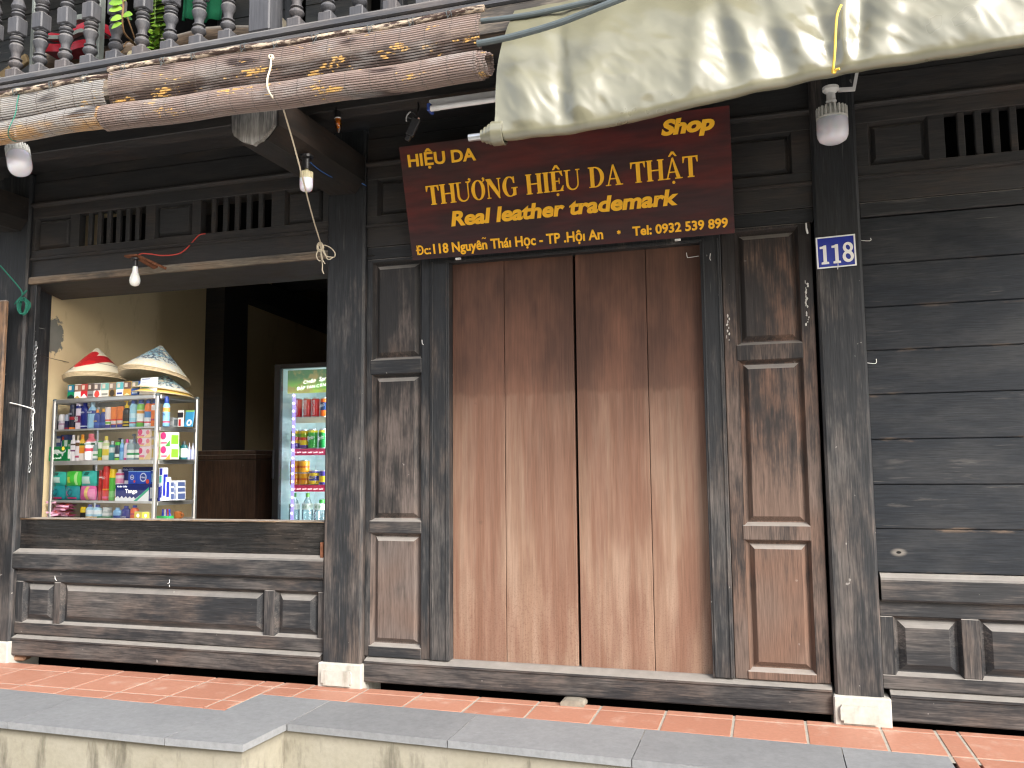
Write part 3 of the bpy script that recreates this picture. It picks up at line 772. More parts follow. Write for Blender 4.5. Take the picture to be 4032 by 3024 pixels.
# ================================================================== SIGNS
# shop sign: hangs on the frieze, its top leaning out towards the street
SB = [P(1625, 1027, -.01), P(2893, 916, -.01)]
zb = (SB[0].z+SB[1].z)/2; xl, xr = SB[0].x, SB[1].x
sv = Vector((0, -.180, .550)); sh_ = sv.length; sv.normalize(); sn = Vector((0, -sv.z, sv.y))   # up the board, towards the reader
s0 = Vector((xl, -.01, zb)); SH = .583
def sp(px, py):
    d = ray(px, py); t = (s0-CAM).dot(sn)/d.dot(sn); return CAM+d*t
def sign_mat():
    k = NT('lacquered_red_brown'); p = k.pos(0); n = k.noise(k.scale(p, (.35, 1, 1.6)), 4.5, 4, .6); n2 = k.noise(k.scale(p, (.3, 1, 2.5)), 14, 4)
    c = k.mix(k.step(n, .40, .68), (.040, .017, .019), (.105, .017, .015)); c = k.mul(c, k.grey(k.ramp(n2, .3, .7, .75, 1.25)))
    return k.fin(c, .28, .5)
M_SIGN = sign_mat(); M_GOLD = simple('orange_yellow_letters', (1.0, .53, .03), .4, .4, .02)
SIGN = empty('shop_sign', s0, 'dark red lacquered shop sign with orange yellow lettering over the closed doors', 'sign')
mb = MB(); q = [s0, s0+Vector((xr-xl, 0, 0)), s0+Vector((xr-xl, 0, 0))+sv*SH, s0+sv*SH]
mb.prism(q, -sn*.022); part(mb, 'board', M_SIGN, SIGN, smooth=0)
def line(name, fn, body, a, b, capfrom, **kw):
    mb = MB(); a, b = sp(*a), sp(*b); ch = abs((sp(*capfrom)-a).dot(sv))
    fn(mb, body, a, b, sv*ch, sn, **kw); part(mb, name, M_GOLD, SIGN, smooth=0)
line('lettering', put_text, 'HIỆU DA', (1610, 657), (1876, 629), (1604, 612), offset=.028, depth=.004)
line('lettering', put_serif, 'THƯƠNG HIỆU DA THẬT', (1684, 809), (2752, 694), (1670, 734))
line('lettering', put_text, 'Real leather trademark', (1778, 889), (2673, 803), (1790, 834), offset=.038, shear=.17, depth=.004)
line('lettering', put_text, 'Đc:', (1641, 1004), (1698, 999), (1643, 970), offset=.016, depth=.003)
line('lettering', put_text, '118 Nguyên Tháı Học - TP .Hộı An', (1709, 998), (2376, 940), (1709, 962), offset=.026, depth=.003)
line('lettering', put_text, 'Tel: 0932 539 899', (2492, 928), (2867, 893), (2490, 894), offset=.030, depth=.003)
line('lettering', put_text, 'Shop', (2604, 533), (2815, 505), (2609, 478), offset=.052, shear=.22, depth=.004)
a = sp(2437, 914); mb = MB()
for k in range(3):
    t = R_(60*k+90); dv = (Vector((1, 0, 0))*math.cos(t)+sv*math.sin(t))*.010; e = (Vector((1, 0, 0))*-math.sin(t)+sv*math.cos(t))*.0024
    mb.prism([a+sn*(.002+.0003*k)+dv+e, a+sn*(.002+.0003*k)+dv-e, a+sn*(.002+.0003*k)-dv-e, a+sn*(.002+.0003*k)-dv+e], sn*.002)
part(mb, 'lettering', M_GOLD, SIGN, smooth=0)
a = sp(1906, 938); tl = [(-.011, -.002), (-.006, .0035), (0, .001), (.006, -.002), (.011, .0035)]
mb = MB(); mb.prism([a+sn*.004+Vector((x, 0, 0))+sv*(y+.0022) for x, y in tl]+[a+sn*.004+Vector((x, 0, 0))+sv*(y-.0022) for x, y in tl[::-1]], -sn*.003); part(mb, 'lettering', M_GOLD, SIGN, smooth=0)
for px, py in ((1803, 1013), (2668, 938)):
    a = sp(px, py); mb = MB(); mb.box(a.x-.014, a.x+.014, a.y-.002, a.y+.012, a.z-.012, a.z-.002, .002); part(mb, 'hanging_clip', M_STAPLE, SIGN, smooth=0)

# house number plate, nailed slightly askew on the right pillar
pc = [P(3211, 935, .010), P(3366, 921, .010), P(3374, 1043, .010), P(3218, 1060, .010)]
px_ = (pc[1]-pc[0]+pc[2]-pc[3])/2; pz_ = (pc[0]-pc[3]+pc[1]-pc[2])/2; pbl = pc[3]
pn = Vector((0, -1, 0))
NP = empty('number_plate', pbl, 'blue enamel house number plate reading 118 on the right pillar', 'number plate')
def pp(u, v, l=0): return pbl+px_*u+pz_*v+pn*l
mb = MB(); mb.prism([pp(0, 0), pp(1, 0), pp(1, 1), pp(0, 1)], (0, .005, 0)); part(mb, 'plate', simple('blue_enamel', (.022, .040, .30), .25, .5, .08), NP, smooth=0)
mb = MB(); e = .040
for q in ([(0, 0), (1, 0), (1-e, e), (e, e)], [(1, 0), (1, 1), (1-e, 1-e), (1-e, e)], [(1, 1), (0, 1), (e, 1-e), (1-e, 1-e)], [(0, 1), (0, 0), (e, e), (e, 1-e)]):
    mb.prism([pp(u, v, .0025) for u, v in q], (0, .002, 0))
part(mb, 'rim', M_WHITEP, NP, smooth=0)
mb = MB()
one = [(.0, .0), (.20, .0), (.20, .10), (.145, .13), (.145, 1.0), (.085, 1.0), (.04, .955), (-.03, .94), (-.03, .83), (.055, .83), (.055, .13), (.0, .10)]
for x0 in (.12, .42):
    mb.prism([pp(x0+x*.95, .13+y*.60, .0025) for x, y in one], (0, .002, 0))
part(mb, 'digits', M_WHITEP, NP, smooth=0)
mb = MB()
def ring2(mb, fn, cx, cy, ro, so, ri, si, ang=0, n=28):
    o_ = ell(0, 0, ro, so, n=n); i_ = ell(0, 0, ri, si, n=n); ca, sa = math.cos(R_(ang)), math.sin(R_(ang))
    i_ = [(x*ca-y*sa, x*sa+y*ca) for x, y in i_]
    A = [mb.bm.verts.new(fn(cx+x, cy+y)) for x, y in o_]; B = [mb.bm.verts.new(fn(cx+x, cy+y)) for x, y in i_]
    for k in range(n): mb.bm.faces.new((A[k], A[(k+1) % n], B[(k+1) % n], B[k])).material_index = mb.mi
ring2(mb, lambda u, v: pp(u, v, .0026), .805, .60, .128, .165, .050, .085, 15)
ring2(mb, lambda u, v: pp(u, v, .0031), .800, .315, .142, .185, .060, .095, 15)
part(mb, 'digits', M_WHITEP, NP, smooth=0)
mb = MB(); a = pp(.53, .06, .004); mb.tube([a+Vector((0, 0, .015)), a, a+Vector((-.002, -.006, -.012)), a+Vector((-.003, -.004, -.020))], .0016, 6); part(mb, 'nail', M_STAPLE, NP)

# ================================================================== BAMBOO BLINDS
def bamboo(name, lo, hi, pale, peel, grey, band, straw):
    k = NT(name)
    uv = k.n('UVMap'); u = k.sep(uv.outputs[0])
    cx = k.n('CombineXYZ'); k.set(cx.inputs[0], k.math('MULTIPLY', u[0], .9)); k.set(cx.inputs[1], u[1])
    v = cx.outputs[0]
    slat = k.noise(k.scale(v, (2.0, 1.0, 1)), 1.0, 2, .5)              # u in metres, v in slats
    blot = k.noise(k.scale(v, (5.5, .16, 1)), 1.0, 5, .62)
    fine = k.noise(k.scale(v, (34, .9, 1)), 1.0, 3, .6)
    c = k.mix(slat, lo, hi)
    dk = k.noise(k.scale(v, (3.2, .10, 1)), 1.0, 3, .5)
    c = k.mix(k.step(dk, .56, .66), c, (lo[0]*.32, lo[1]*.30, lo[2]*.32))
    bd = k.math('MULTIPLY', k.step(u[1], band[0], band[0]+4), k.step(u[1], band[1]+3, band[1]-1))
    bd = k.math('MULTIPLY', bd, k.step(k.noise(k.scale(v, (2.2, .12, 1)), 1.0, 3, .5), .30, .44))
    c = k.mix(k.math('MULTIPLY', bd, .85), c, (.040, .026, .022))
    m = k.math('ADD', k.math('MULTIPLY', blot, .65), k.math('MULTIPLY', fine, .35))
    m = k.math('ADD', m, k.math('MULTIPLY', bd, .035))
    if straw:
        sw = k.math('MULTIPLY', k.step(u[1], straw, straw+5), k.step(k.noise(k.scale(v, (3, .12, 1)), 1.0, 4, .6), .36, .50))
        c = k.mix(sw, c, k.mix(fine, (.40, .22, .10), (.55, .36, .18)))
    c = k.mix(k.step(m, peel, peel+.035), c, pale)
    c = k.mix(k.math('MULTIPLY', k.step(k.noise(k.scale(v, (3, .07, 1)), 1.0, 4, .6), .5, .64), grey), c, (.33, .32, .31))
    c = k.mul(c, k.grey(k.ramp(fine, .3, .7, .90, 1.08)))
    # sewing threads every 10 cm or so
    w_ = k.math('ABSOLUTE', k.math('SUBTRACT', k.math('FRACT', k.math('ADD', k.math('MULTIPLY', u[0], 9.0), k.math('MULTIPLY', k.math('SUBTRACT', slat, .5), .14))), .5))
    c = k.mix(k.math('MULTIPLY', k.step(w_, .030, .014), .75), c, (.13, .11, .10))
    return k.fin(c, .46, .45)
def blind(name, label, x0, x1, ztop, zroll, rad, mats, seed, shift=(0, 0), turns=3.2, sag=.012):
    rnd = random.Random(seed)
    root = empty(name, ((x0+x1)/2, -1.0, ztop), label, 'bamboo blind', 'rolled bamboo blinds')
    # profile in slats: sheet down from the pole, hollow behind, round the roll and spiralling inside
    pr = []
    L = ztop-(zroll+rad*.75)
    ns = max(6, int(L/.0095))
    for i in range(ns):
        t = i/ns; pr.append((-.004-.016*math.sin(t*math.pi)*1.0+.045*t*t, ztop-L*t))
    a = 125.0; r = rad; cy = -.012
    while a > 125-360*turns-10:
        ang = R_(a); pr.append((cy+r*math.cos(ang), zroll+r*math.sin(ang)))
        # walk towards the street (-y): over the top, down the front, under, back up
        a += math.degrees(.0098/r)
        r -= .0098*.0055/ (2*math.pi*max(r, .01))*1.0
        if r < .016 or len(pr) > ns+int(turns*2*math.pi*rad/.0098*.8): break
    nu = 44
    mb = MB(); uvl = mb.bm.loops.layers.uv.new('UVMap')
    wav = [rnd.uniform(-1, 1) for _ in range(9)]
    def wob(x, kk): 
        t = (x-x0)/(x1-x0); return sag*(math.sin(t*math.pi)*-.6+.35*math.sin(t*9+wav[0]*3)+.2*math.sin(t*21+wav[1]*3))
    N = len(pr)
    for i in range(N-1):
        (ya, za), (yb, zb_) = pr[i], pr[i+1]
        ty, tz = yb-ya, zb_-za; ln = math.hypot(ty, tz) or 1; ny, nz = tz/ln, -ty/ln     # outward side
        j0 = rnd.uniform(-.004, .004)+(.02*max(0, (i-ns)/(N-ns)) if i > ns else 0); j1 = rnd.uniform(-.004, .004)+(.055*max(0, (i-ns)/(N-ns)) if i > ns else 0)
        cols = []
        for s_ in range(nu+1):
            x = (x0-j0*.6)+(x1+j1-x0+j0*.6)*s_/nu; wz = wob(x, i)+shift[0]*(x-x0)/(x1-x0); wy = .006*math.sin(x*5+i*.02)
            def pt(f, o): return (x, -1.0+ya+ty*f+ny*o+wy, za+tz*f+nz*o+wz)
            o1 = .0028+.0006*rnd.random()
            cols.append([mb.bm.verts.new(pt(f, o)) for f, o in ((.06, 0), (.22, o1), (.66, o1), (.84, 0))])
        for s_ in range(nu):
            for q in range(3):
                f = mb.bm.faces.new((cols[s_][q], cols[s_+1][q], cols[s_+1][q+1], cols[s_][q+1])); f.material_index = 0
                for lp, (uu, vv) in zip(f.loops, ((s_, q), (s_+1, q), (s_+1, q+1), (s_, q+1))):
                    lp[uvl].uv = (x0+(x1-x0)*uu/nu, i+.15+.2*vv)
    bl_ = part(mb, 'slat_mat', mats[0], root, smooth=0)
    sm = bl_.modifiers.new('thickness', 'SOLIDIFY'); sm.thickness = .0012; sm.offset = -1
    # top pole, bound on with wire
    mb = MB(); pts = []
    for i in range(25):
        x = x0-.01+(x1-x0+.03)*i/24; pts.append((x, -1.004, ztop+.016+wob(x, 0)+shift[0]*(x-x0)/(x1-x0)))
    mb.tube(pts, [.0145+rnd.uniform(-.0015, .0015) for _ in pts], 10); part(mb, 'top_pole', mats[1], root, smooth=50)
    for i in range(int((x1-x0)/.2)):
        x = x0+.06+i*.2+rnd.uniform(-.05, .05); z = ztop+.016+wob(x, 0)+shift[0]*(x-x0)/(x1-x0)
        mb = MB()
        pts = [(x+.004*math.sin(t*2)+.003*t, -1.004+.0175*math.sin(t), z+.0175*math.cos(t)) for t in [k*.5 for k in range(26)]]
        pts += [(x+.02, -1.024, z-.03+rnd.uniform(-.01, .01)), (x+.03+rnd.uniform(-.02, .02), -1.03, z+.005)]
        mb.tube(pts, .0012, 5); part(mb, 'wire_tie', M_PIPE, root)
    return root
M_BAM1 = bamboo('brown_bamboo', (.155, .105, .088), (.335, .265, .235), (.62, .38, .12), .585, .45, (6, 16), None)
M_BAM2 = bamboo('weathered_bamboo', (.20, .19, .185), (.42, .41, .39), (.55, .38, .18), .60, .8, (9, 14), 19)
def pole_mat(name):
    k = NT(name); p = k.pos(4); n = k.noise(k.scale(p, (1.0, 5, 5)), 11, 6, .75); n2 = k.noise(p, 60, 3)
    c = k.mix(k.step(n, .47, .58), (.045, .024, .018), (.52, .43, .33)); c = k.mix(k.step(n, .62, .66), c, (.5, .28, .06))
    return k.fin(k.mul(c, k.grey(k.ramp(n2, .3, .7, .85, 1.1))), .35, .5)
M_POLE = pole_mat('peeling_pole')
blind('bamboo_blind', 'brown rolled bamboo blind with yellow peeling patches, tied up with a cream rope', -2.855, -1.045, 2.975, 2.750, .056, (M_BAM1, M_POLE), 3, shift=(-.022, 0))
blind('bamboo_blind', 'weathered grey and straw rolled bamboo blind at the left edge', -4.7, -2.880, 2.953, 2.768, .052, (M_BAM2, M_POLE), 5, shift=(-.010, 0), turns=2.2)

def spline(pts, n=8):
    pts = [Vector(p) for p in pts]; out = []
    for i in range(len(pts)-1):
        p0, p1, p2, p3 = pts[max(i-1, 0)], pts[i], pts[i+1], pts[min(i+2, len(pts)-1)]
        for k in range(n):
            t = k/n
            out.append(.5*((2*p1)+(p2-p0)*t+(2*p0-5*p1+4*p2-p3)*t*t+(3*p1-p0-3*p2+p3)*t**3))
    out.append(pts[-1]); return out
def cord(name, pts, r, m, label, cat, group=None, parent=None, seg=7, n=8):
    mb = MB(); mb.tube(spline(pts, n), r, seg); o = mb.build(name, m, parent)
    return tag(o, label, cat, group) if label else o

# ================================================================== VINYL AWNING
def tarp_mat():
    k = NT('olive_cream_vinyl'); p = k.pos(0); n = k.noise(p, 3, 4, .6); n2 = k.noise(p, 70, 3); sp_ = k.noise(p, 230, 2)
    c = k.mix(n, (.150, .144, .092), (.200, .194, .132))
    x, y, z = k.sep(p)[:3]
    dirt = k.step(k.noise(k.scale(p, (1, 1, 2)), 3.2, 5, .6), .55, .75)
    c = k.mix(k.math('MULTIPLY', dirt, .35), c, (.15, .13, .07))
    k.bump(k.noise(p, 8, 3, .5), .30, .010)
    return k.fin(c, k.ramp(n, .3, .7, .26, .36), 1.0, Coat_Weight=.75, Coat_Roughness=.17, Coat_IOR=1.55)
M_TARP = tarp_mat()
TAR = empty('awning', (.3, -1.0, 2.9), 'olive cream vinyl awning let down over the top of the shop sign', 'awning')
bot = [P(1945, 540, -1.12), P(2300, 505, -1.12), P(2700, 420, -1.13), P(3000, 345, -1.14), P(3270, 285, -1.15), P(3640, 225, -1.17), P(4032, 170, -1.19)]
bot += [bot[-1]+Vector((.6, -.02, .02)), bot[-1]+Vector((1.5, -.03, .03))]
bsp = spline(bot, 10)
bl_len = [0]
for a, b in zip(bsp, bsp[1:]): bl_len.append(bl_len[-1]+(b-a).length)
def along(t):
    L = t*bl_len[-1]
    for i in range(len(bsp)-1):
        if bl_len[i+1] >= L: return bsp[i].lerp(bsp[i+1], (L-bl_len[i])/max(1e-6, bl_len[i+1]-bl_len[i]))
    return bsp[-1]
def ztop(x): return 3.02+.045*min(1, max(0, (x+1)/1.0))
from mathutils import noise as mn
def tarp_pt(u, v):
    """u along the street, v from top edge (0) to the bar (about .8) and under it (1)"""
    b = along(u); x = b.x
    if u < .02: x = b.x
    t = min(v/.82, 1.0)
    top = Vector((x+.012*(1-t), -.86, ztop(x)))
    p = top.lerp(b, t)
    p.y += -.115*math.sin(t*math.pi)*.55                                # belly
    # pulled folds: diagonal ridges fanning from tie points near the bar
    f = 0
    for cx, amp, sl, wd in FOLDS:
        d = (x-(cx+sl*(1-t)))/wd
        f += amp*math.exp(-d*d)*(.25+.75*t)*(1 if t < 1 else .8)
    n1 = mn.noise(Vector((x*4.0+3.1*(1-t), t*1.3, 3.7))); n2 = mn.noise(Vector((x*11+6*(1-t), t*2.2, 9.1)))
    n3 = mn.noise(Vector((x*9+4*(1-t), t*5.0, 21.3))); n4 = mn.noise(Vector((x*24+9*(1-t), t*7.0, 5.2)))
    cr = (.5-abs(n3))*.016*(.15+t*t)+(.5-abs(n4))*.007*(.1+t*t)
    p.y += -f-cr+.016*n1*(.3+t)+.006*n2*(.2+t)
    p.z += .028*min(1, t*1.2)
    hem = max(0, (t-.80)/.20)
    p.y += (f+cr)*.75*hem*hem
    if v > .82:                                                         # round the bar, back up inside
        a = (v-.82)/.18*R_(190); r = .030
        p.z += -r*math.sin(a); p.y += r*(1-math.cos(a))
    return p
FOLDS = [(-.80, .020, -.16, .055), (-.67, -.026, -.08, .035), (-.62, .018, .10, .07), (-.20, .022, .05, .05), (-.06, -.022, -.10, .04), (.02, .030, -.17, .05), (.12, -.020, -.14, .035), (.18, .026, -.22, .05),
         (.26, -.022, -.10, .028), (.30, .024, .02, .026), (.345, -.020, .06, .025), (.40, .020, .14, .05), (.62, .010, .10, .12), (1.05, .012, .1, .12)]
mb = MB(); mb.grid(tarp_pt, 420, 84)
sheet = part(mb, 'vinyl_sheet', M_TARP, TAR, smooth=180)
# clear patch strip and seam
M_CLR = simple('grey_blue_patch', (.38, .42, .55), .15, .6, .15, sc=40)
mb = MB(); mb.grid(lambda a, b: tarp_pt(.418+.014*a, .02+.40*b)+Vector((0, -.004, .002)), 4, 30); part(mb, 'clear_patch', M_CLR, TAR, smooth=180)
# bar in the hem: galvanised tube, its end with the rolled vinyl showing at the left
e = bot[0]+Vector((0, .010, .030))
mb = MB(); mb.tube([e+Vector((-.115, .03, -.004)), e+Vector((.15, .03, -.004))], .0145, 14); part(mb, 'hem_bar', M_STEEL, TAR, smooth=40)
mb = MB()
for i, (r, l) in enumerate(((.024, -.062), (.032, -.046), (.040, -.030), (.047, -.016))):
    mb.tube([e+Vector((l, .03, -.003+.001*i)), e+Vector((.03, .03, -.003+.001*i))], r, 18)
part(mb, 'rolled_hem', M_TARP, TAR, smooth=40)
# yellow tie cord round the bar
q = lambda px, py, y: P(px, py, y)
cord('tie_cord', [q(3312, 20, -1.135), q(3296, 60, -1.16), q(3290, 130, -1.19), q(3287, 200, -1.21), q(3281, 262, -1.20), q(3278, 283, -1.185), q(3287, 285, -1.18), q(3292, 275, -1.185), q(3306, 271, -1.19)], .0042, simple('yellow_cord', (.72, .50, .08), .6, .3, .1), None, None, parent=TAR)

# ---- conduits running along the balcony edge
C1 = [P(1895, 84, -.93), P(2100, 55, -.93), P(2360, -2, -.93), P(2600, -50, -.93)]
cord('conduit_pipe', C1, .0115, M_PIPE, 'upper grey conduit pipe running behind the top of the awning', 'pipe', 'grey conduits along the balcony', seg=10)
C2 = [P(1880, 172, -1.16), P(2020, 143, -1.17), P(2196, 92, -1.185), P(2369, 25, -1.20), P(2520, -35, -1.20)]
cord('conduit_pipe', C2, .0125, M_PIPE, 'lower grey conduit pipe crossing in front of the awning', 'pipe', 'grey conduits along the balcony', seg=10)
C3 = [P(960, 232, -.935), P(1050, 212, -.935), P(1150, 178, -.935), P(1300, 160, -.935), P(1450, 150, -.935), P(1700, 95, -.925)]
cord('conduit_pipe', C3, .009, M_PIPE, 'thin grey conduit pipe above the brown bamboo blind', 'pipe', 'grey conduits along the balcony', seg=10)

# ---- cream rope: loops the brown blind, runs back to the column and is knotted there
zr = 2.745
RP = [P(1068, 232, -1.02), P(1064, 270, -1.055), P(1053, 310, -1.085), P(1055, 350, -1.09), P(1075, 385, -1.06), P(1108, 405, -1.01)]
rope = empty('rope', P(1264, 990, -.06), 'cream rope from the brown blind down to a knot beside the middle column', 'rope')
cord('rope_loop', RP, .0042, M_ROPE, None, None, parent=rope)
cord('rope_line', [P(1108, 403, -1.0), P(1128, 470, -.93), P(1160, 580, -.81), P(1195, 715, -.66), P(1230, 850, -.37), P(1262, 955, -.07)], .0036, M_ROPE, None, None, parent=rope)
mb = MB(); k0 = P(1262, 970, -.06)
for i in range(5):
    pts = [k0+Vector((.016*math.cos(t)+.004*math.sin(i), -.008+.006*math.sin(i*2), .020*math.sin(t)-.010+.003*i)) for t in [2*math.pi*j/12+i for j in range(13)]]
    mb.tube(pts, .0036, 7)
part(mb, 'knot', M_ROPE, rope)
z0c = 1200+0
def zc(x, y): return P(1100+x*.1808, 950+y*.1808, -.06)
for pts in ([(890, 100), (1000, 90), (1130, 150), (1215, 250), (1200, 340), (1100, 345), (1030, 325), (960, 220), (900, 130)],
            [(900, 110), (960, 160), (1020, 300), (1050, 385), (1120, 400), (1180, 350)],
            [(885, 170), (840, 260), (820, 320), (840, 390), (880, 430), (910, 432)],
            [(900, 190), (915, 320), (940, 500), (955, 640), (985, 715)], [(925, 190), (930, 330), (960, 420), (1012, 500)]):
    cord('rope_end', [zc(*p)+Vector((0, random.uniform(-.01, .0), 0)) for p in pts], .0030, M_ROPE, None, None, parent=rope, n=5)
mb = MB(); k1 = P(1068, 225, -1.02)
for i in range(4):
    mb.tube([k1+Vector((.0075*math.cos(t), .006*math.sin(i*2+t), .009*math.sin(t))) for t in [2*math.pi*j/10+i*.8 for j in range(11)]], .004, 6)
part(mb, 'knot', M_ROPE, rope)
# thin green cord round the grey blind
cord('green_cord', [P(75, 372, -1.0), P(68, 400, -1.05), P(60, 450, -1.07), P(38, 500, -1.085), P(32, 530, -1.07), P(48, 552, -1.03), P(80, 560, -.99)], .0022, M_TWINE, 'thin green cord tied round the weathered grey blind', 'cord')
gt = empty('twine_coil', P(92, 1200, -.03), 'coil of green twine hanging on the left post', 'twine')
mb = MB()
for i in range(9):
    a_, b_ = random.uniform(.030, .043), random.uniform(.040, .052); ph = random.uniform(0, 6)
    c = P(94, 1200, -.030)+Vector((random.uniform(-.006, .006), random.uniform(-.012, .008), random.uniform(-.008, .004)))
    mb.tube([c+Vector((a_*math.cos(t), .006*math.sin(t*2+ph), b_*math.sin(t)-.012*(1-abs(math.cos(t))))) for t in [2*math.pi*j/16+ph for j in range(17)]], .0032, 6)
part(mb, 'coil', M_TWINE, gt)
cord('line', [P(0, 1045, -.12), P(40, 1090, -.08), P(80, 1138, -.04), P(88, 1160, -.035)], .0042, M_TWINE, None, None, parent=gt)
cord('tail', [P(88, 1160, -.035), P(105, 1143, -.035), P(100, 1152, -.03), P(72, 1178, -.03), P(57, 1198, -.03)], .0034, M_TWINE, None, None, parent=gt)

# ================================================================== LAMPS
def tbulb(name, label, top, r, h, axis=(0, 0, -1), cap='white', socket=True, seg=28):
    """ribbed LED column bulb: socket, finned housing, opal diffuser; axis = pointing direction"""
    ax = Vector(axis).normalized(); root = empty(name, top, label, 'light bulb', 'opal LED bulbs under the balcony')
    M = Matrix.Translation(top) @ ax.to_track_quat('Z', 'Y').to_matrix().to_4x4()
    mb = MB(); hh = h*.30
    mb.lathe([(r*.30, 0), (r*.34, h*.06), (r*.60, h*.09), (r*.80, h*.15), (r*.86, h*.20), (r*.88, h*.37), (r*1.0, h*.375), (r*1.0, h*.425), (r*.95, h*.43)], M, seg)
    for k in range(22):
        t = 2*math.pi*k/22
        mb.box(r*.55, r*1.0, -r*.05, r*.05, h*.13, h*.376, 0, M @ Matrix.Rotation(t, 4, 'Z'))
    part(mb, 'housing', M_FIN if cap == 'white' else simple('yellowed_housing', (.62, .57, .38), .4, .5, .06), root, smooth=35)
    mb = MB()
    mb.lathe([(r*.96, h*.42), (r*1.0, h*.44), (r*1.0, h*.74), (r*.97, h*.84), (r*.86, h*.93), (r*.62, h*.985), (r*.2, h*1.0)], M, seg); part(mb, 'diffuser', M_OPAL, root, smooth=60)
    return root, M
# left: tilted under the grey blind
a, b = P(66, 572, -.82), P(82, 675, -.86)
r0, M0 = tbulb('led_bulb', 'large tilted white LED bulb under the grey blind at the left edge', a, .056, (b-a).length*1.03, (b-a))
mb = MB(); mb.lathe([(.021, -.04), (.021, 0), (.016, .004)], M0, 16); mb.tube([M0 @ Vector((0, 0, -.03)), M0 @ Vector((0, .01, -.16))], .006, 8); part(mb, 'socket', M_WHITEP, r0)
# middle: under the bracket beam on a black socket
a, b = P(1207, 667, -.57), P(1206, 754, -.57)
r1, M1 = tbulb('led_bulb', 'small LED bulb with yellowed ribs on a black socket under the bracket beam', a, .0315, (a-b).length, (0, 0, -1), cap='old')
mb = MB(); mb.lathe([(.020, 0), (.020, -.052), (.034, -.056), (.034, -.068), (.010, -.070)], M1, 16); part(mb, 'socket', M_BLACKP, r1)
cord('lead', [P(1222, 640, -.57), P(1262, 672, -.42), P(1320, 705, -.20), P(1362, 726, -.01), P(1385, 722, .01), P(1410, 716, .0), P(1443, 732, .03)], .0022, M_BLUEW, None, None, parent=r1)
# right: on a white lamp holder at the right pillar
a, b = P(3273, 408, -.13), P(3274, 563, -.13)
r2, M2 = tbulb('led_bulb', 'large white LED bulb in a white holder at the right pillar', a, .068, (a-b).length, (0, 0, -1))
mb = MB(); mb.lathe([(.020, 0), (.024, -.010), (.020, -.018), (.019, -.048), (.030, -.056), (.036, -.062), (.036, -.076), (.012, -.080)], M2, 22); part(mb, 'lamp_holder', M_WHITEP, r2, smooth=35)
mb = MB(); c0, c1, c2 = P(3300, 352, -.13), P(3367, 348, -.13), P(3377, 272, -.13)
def bar(mb, p, q_, wd, up):
    p, q_ = Vector(p), Vector(q_); d = (q_-p).normalized(); s_ = d.cross(Vector((0, -1, 0))).normalized()*wd/2
    mb.prism([p+s_, q_+s_, q_-s_, p-s_], (0, .014, 0))
bar(mb, c0, c1, .016, 0); bar(mb, c1+Vector((-.006, -.001, -.006)), c2, .014, 0); part(mb, 'cable_trunking', M_WHITEP, r2, smooth=0)
# pear bulb on a rusty iron bracket
pb = P(533, 1050, -.07)
r3 = empty('pear_bulb', pb, 'white pear shaped bulb on a rusty bracket over the window opening', 'light bulb')
M3 = Matrix.Translation(pb) @ Matrix.Rotation(math.pi, 4, 'X')
mb = MB(); hh = (P(533, 1050, -.07)-P(533, 1127, -.07)).length
mb.lathe([(.0135, 0), (.0145, hh*.06), (.0175, hh*.30), (.024, hh*.45), (.029, hh*.60), (.0305, hh*.72), (.028, hh*.85), (.020, hh*.95), (.007, hh)], M3, 24); part(mb, 'bulb', simple('milky_glass', (.82, .82, .79), .2, .5, .02, Subsurface_Weight=.2), r3, smooth=60)
mb = MB(); mb.lathe([(.013, 0), (.012, -.036), (.026, -.040), (.026, -.050), (.008, -.052)], M3, 16); part(mb, 'socket', M_BLACKP, r3)
mb = MB(); a, b, c = P(500, 1013, -.075), P(548, 1009, -.075), P(655, 1058, .035)
mb.box(a.x, b.x, -.10, -.06, a.z-.004, a.z+.008, .002)
mb.prism([b+Vector((-.02, 0, .004)), b+Vector((0, 0, .010)), Vector((b.x+.04, .034, 2.352)), Vector((b.x+.01, .034, 2.343))], (.004, 0, -.022))
mb.tube([b, c], .008, 6); part(mb, 'bracket', M_RUST, r3)
cord('lead', [P(538, 1010, -.075), P(556, 999, -.06), P(590, 1000, -.03), P(640, 1006, .01), P(700, 1000, .03), P(735, 978, .04), P(765, 945, .044), P(785, 925, .044), P(808, 920, .044)], .0036, M_REDW, None, None, parent=r3)
# amber candle bulb under the purlin
pt_ = P(1330, 466, -.44)
r4 = empty('candle_bulb', pt_, 'amber candle shaped bulb in a black socket under the balcony', 'light bulb')
M4 = Matrix.Translation(pt_) @ Vector((.10, -.02, -1)).to_track_quat('Z', 'Y').to_matrix().to_4x4()
mb = MB(); mb.lathe([(.013, 0), (.0165, .010), (.018, .025), (.0165, .042), (.011, .060), (.005, .072), (.001, .078)], M4, 18); part(mb, 'glass', M_AMBER, r4, smooth=60)
mb = MB(); mb.lathe([(.006, .002), (.009, .012), (.009, .035), (.004, .052)], M4, 14); part(mb, 'core', simple('gold_core', (.85, .52, .10), .4, .4, .1), r4)
mb = MB(); mb.lathe([(.0155, -.002), (.0165, .001), (.0155, .004)], M4, 18); part(mb, 'collar', M_WHITEP, r4)
mb = MB(); mb.lathe([(.017, -.003), (.017, -.050), (.010, -.052)], M4, 16); mb.tube([M4 @ Vector((0, 0, -.05)), M4 @ Vector((.0, .0, -.11))], .004, 6); part(mb, 'socket', M_BLACKP, r4)
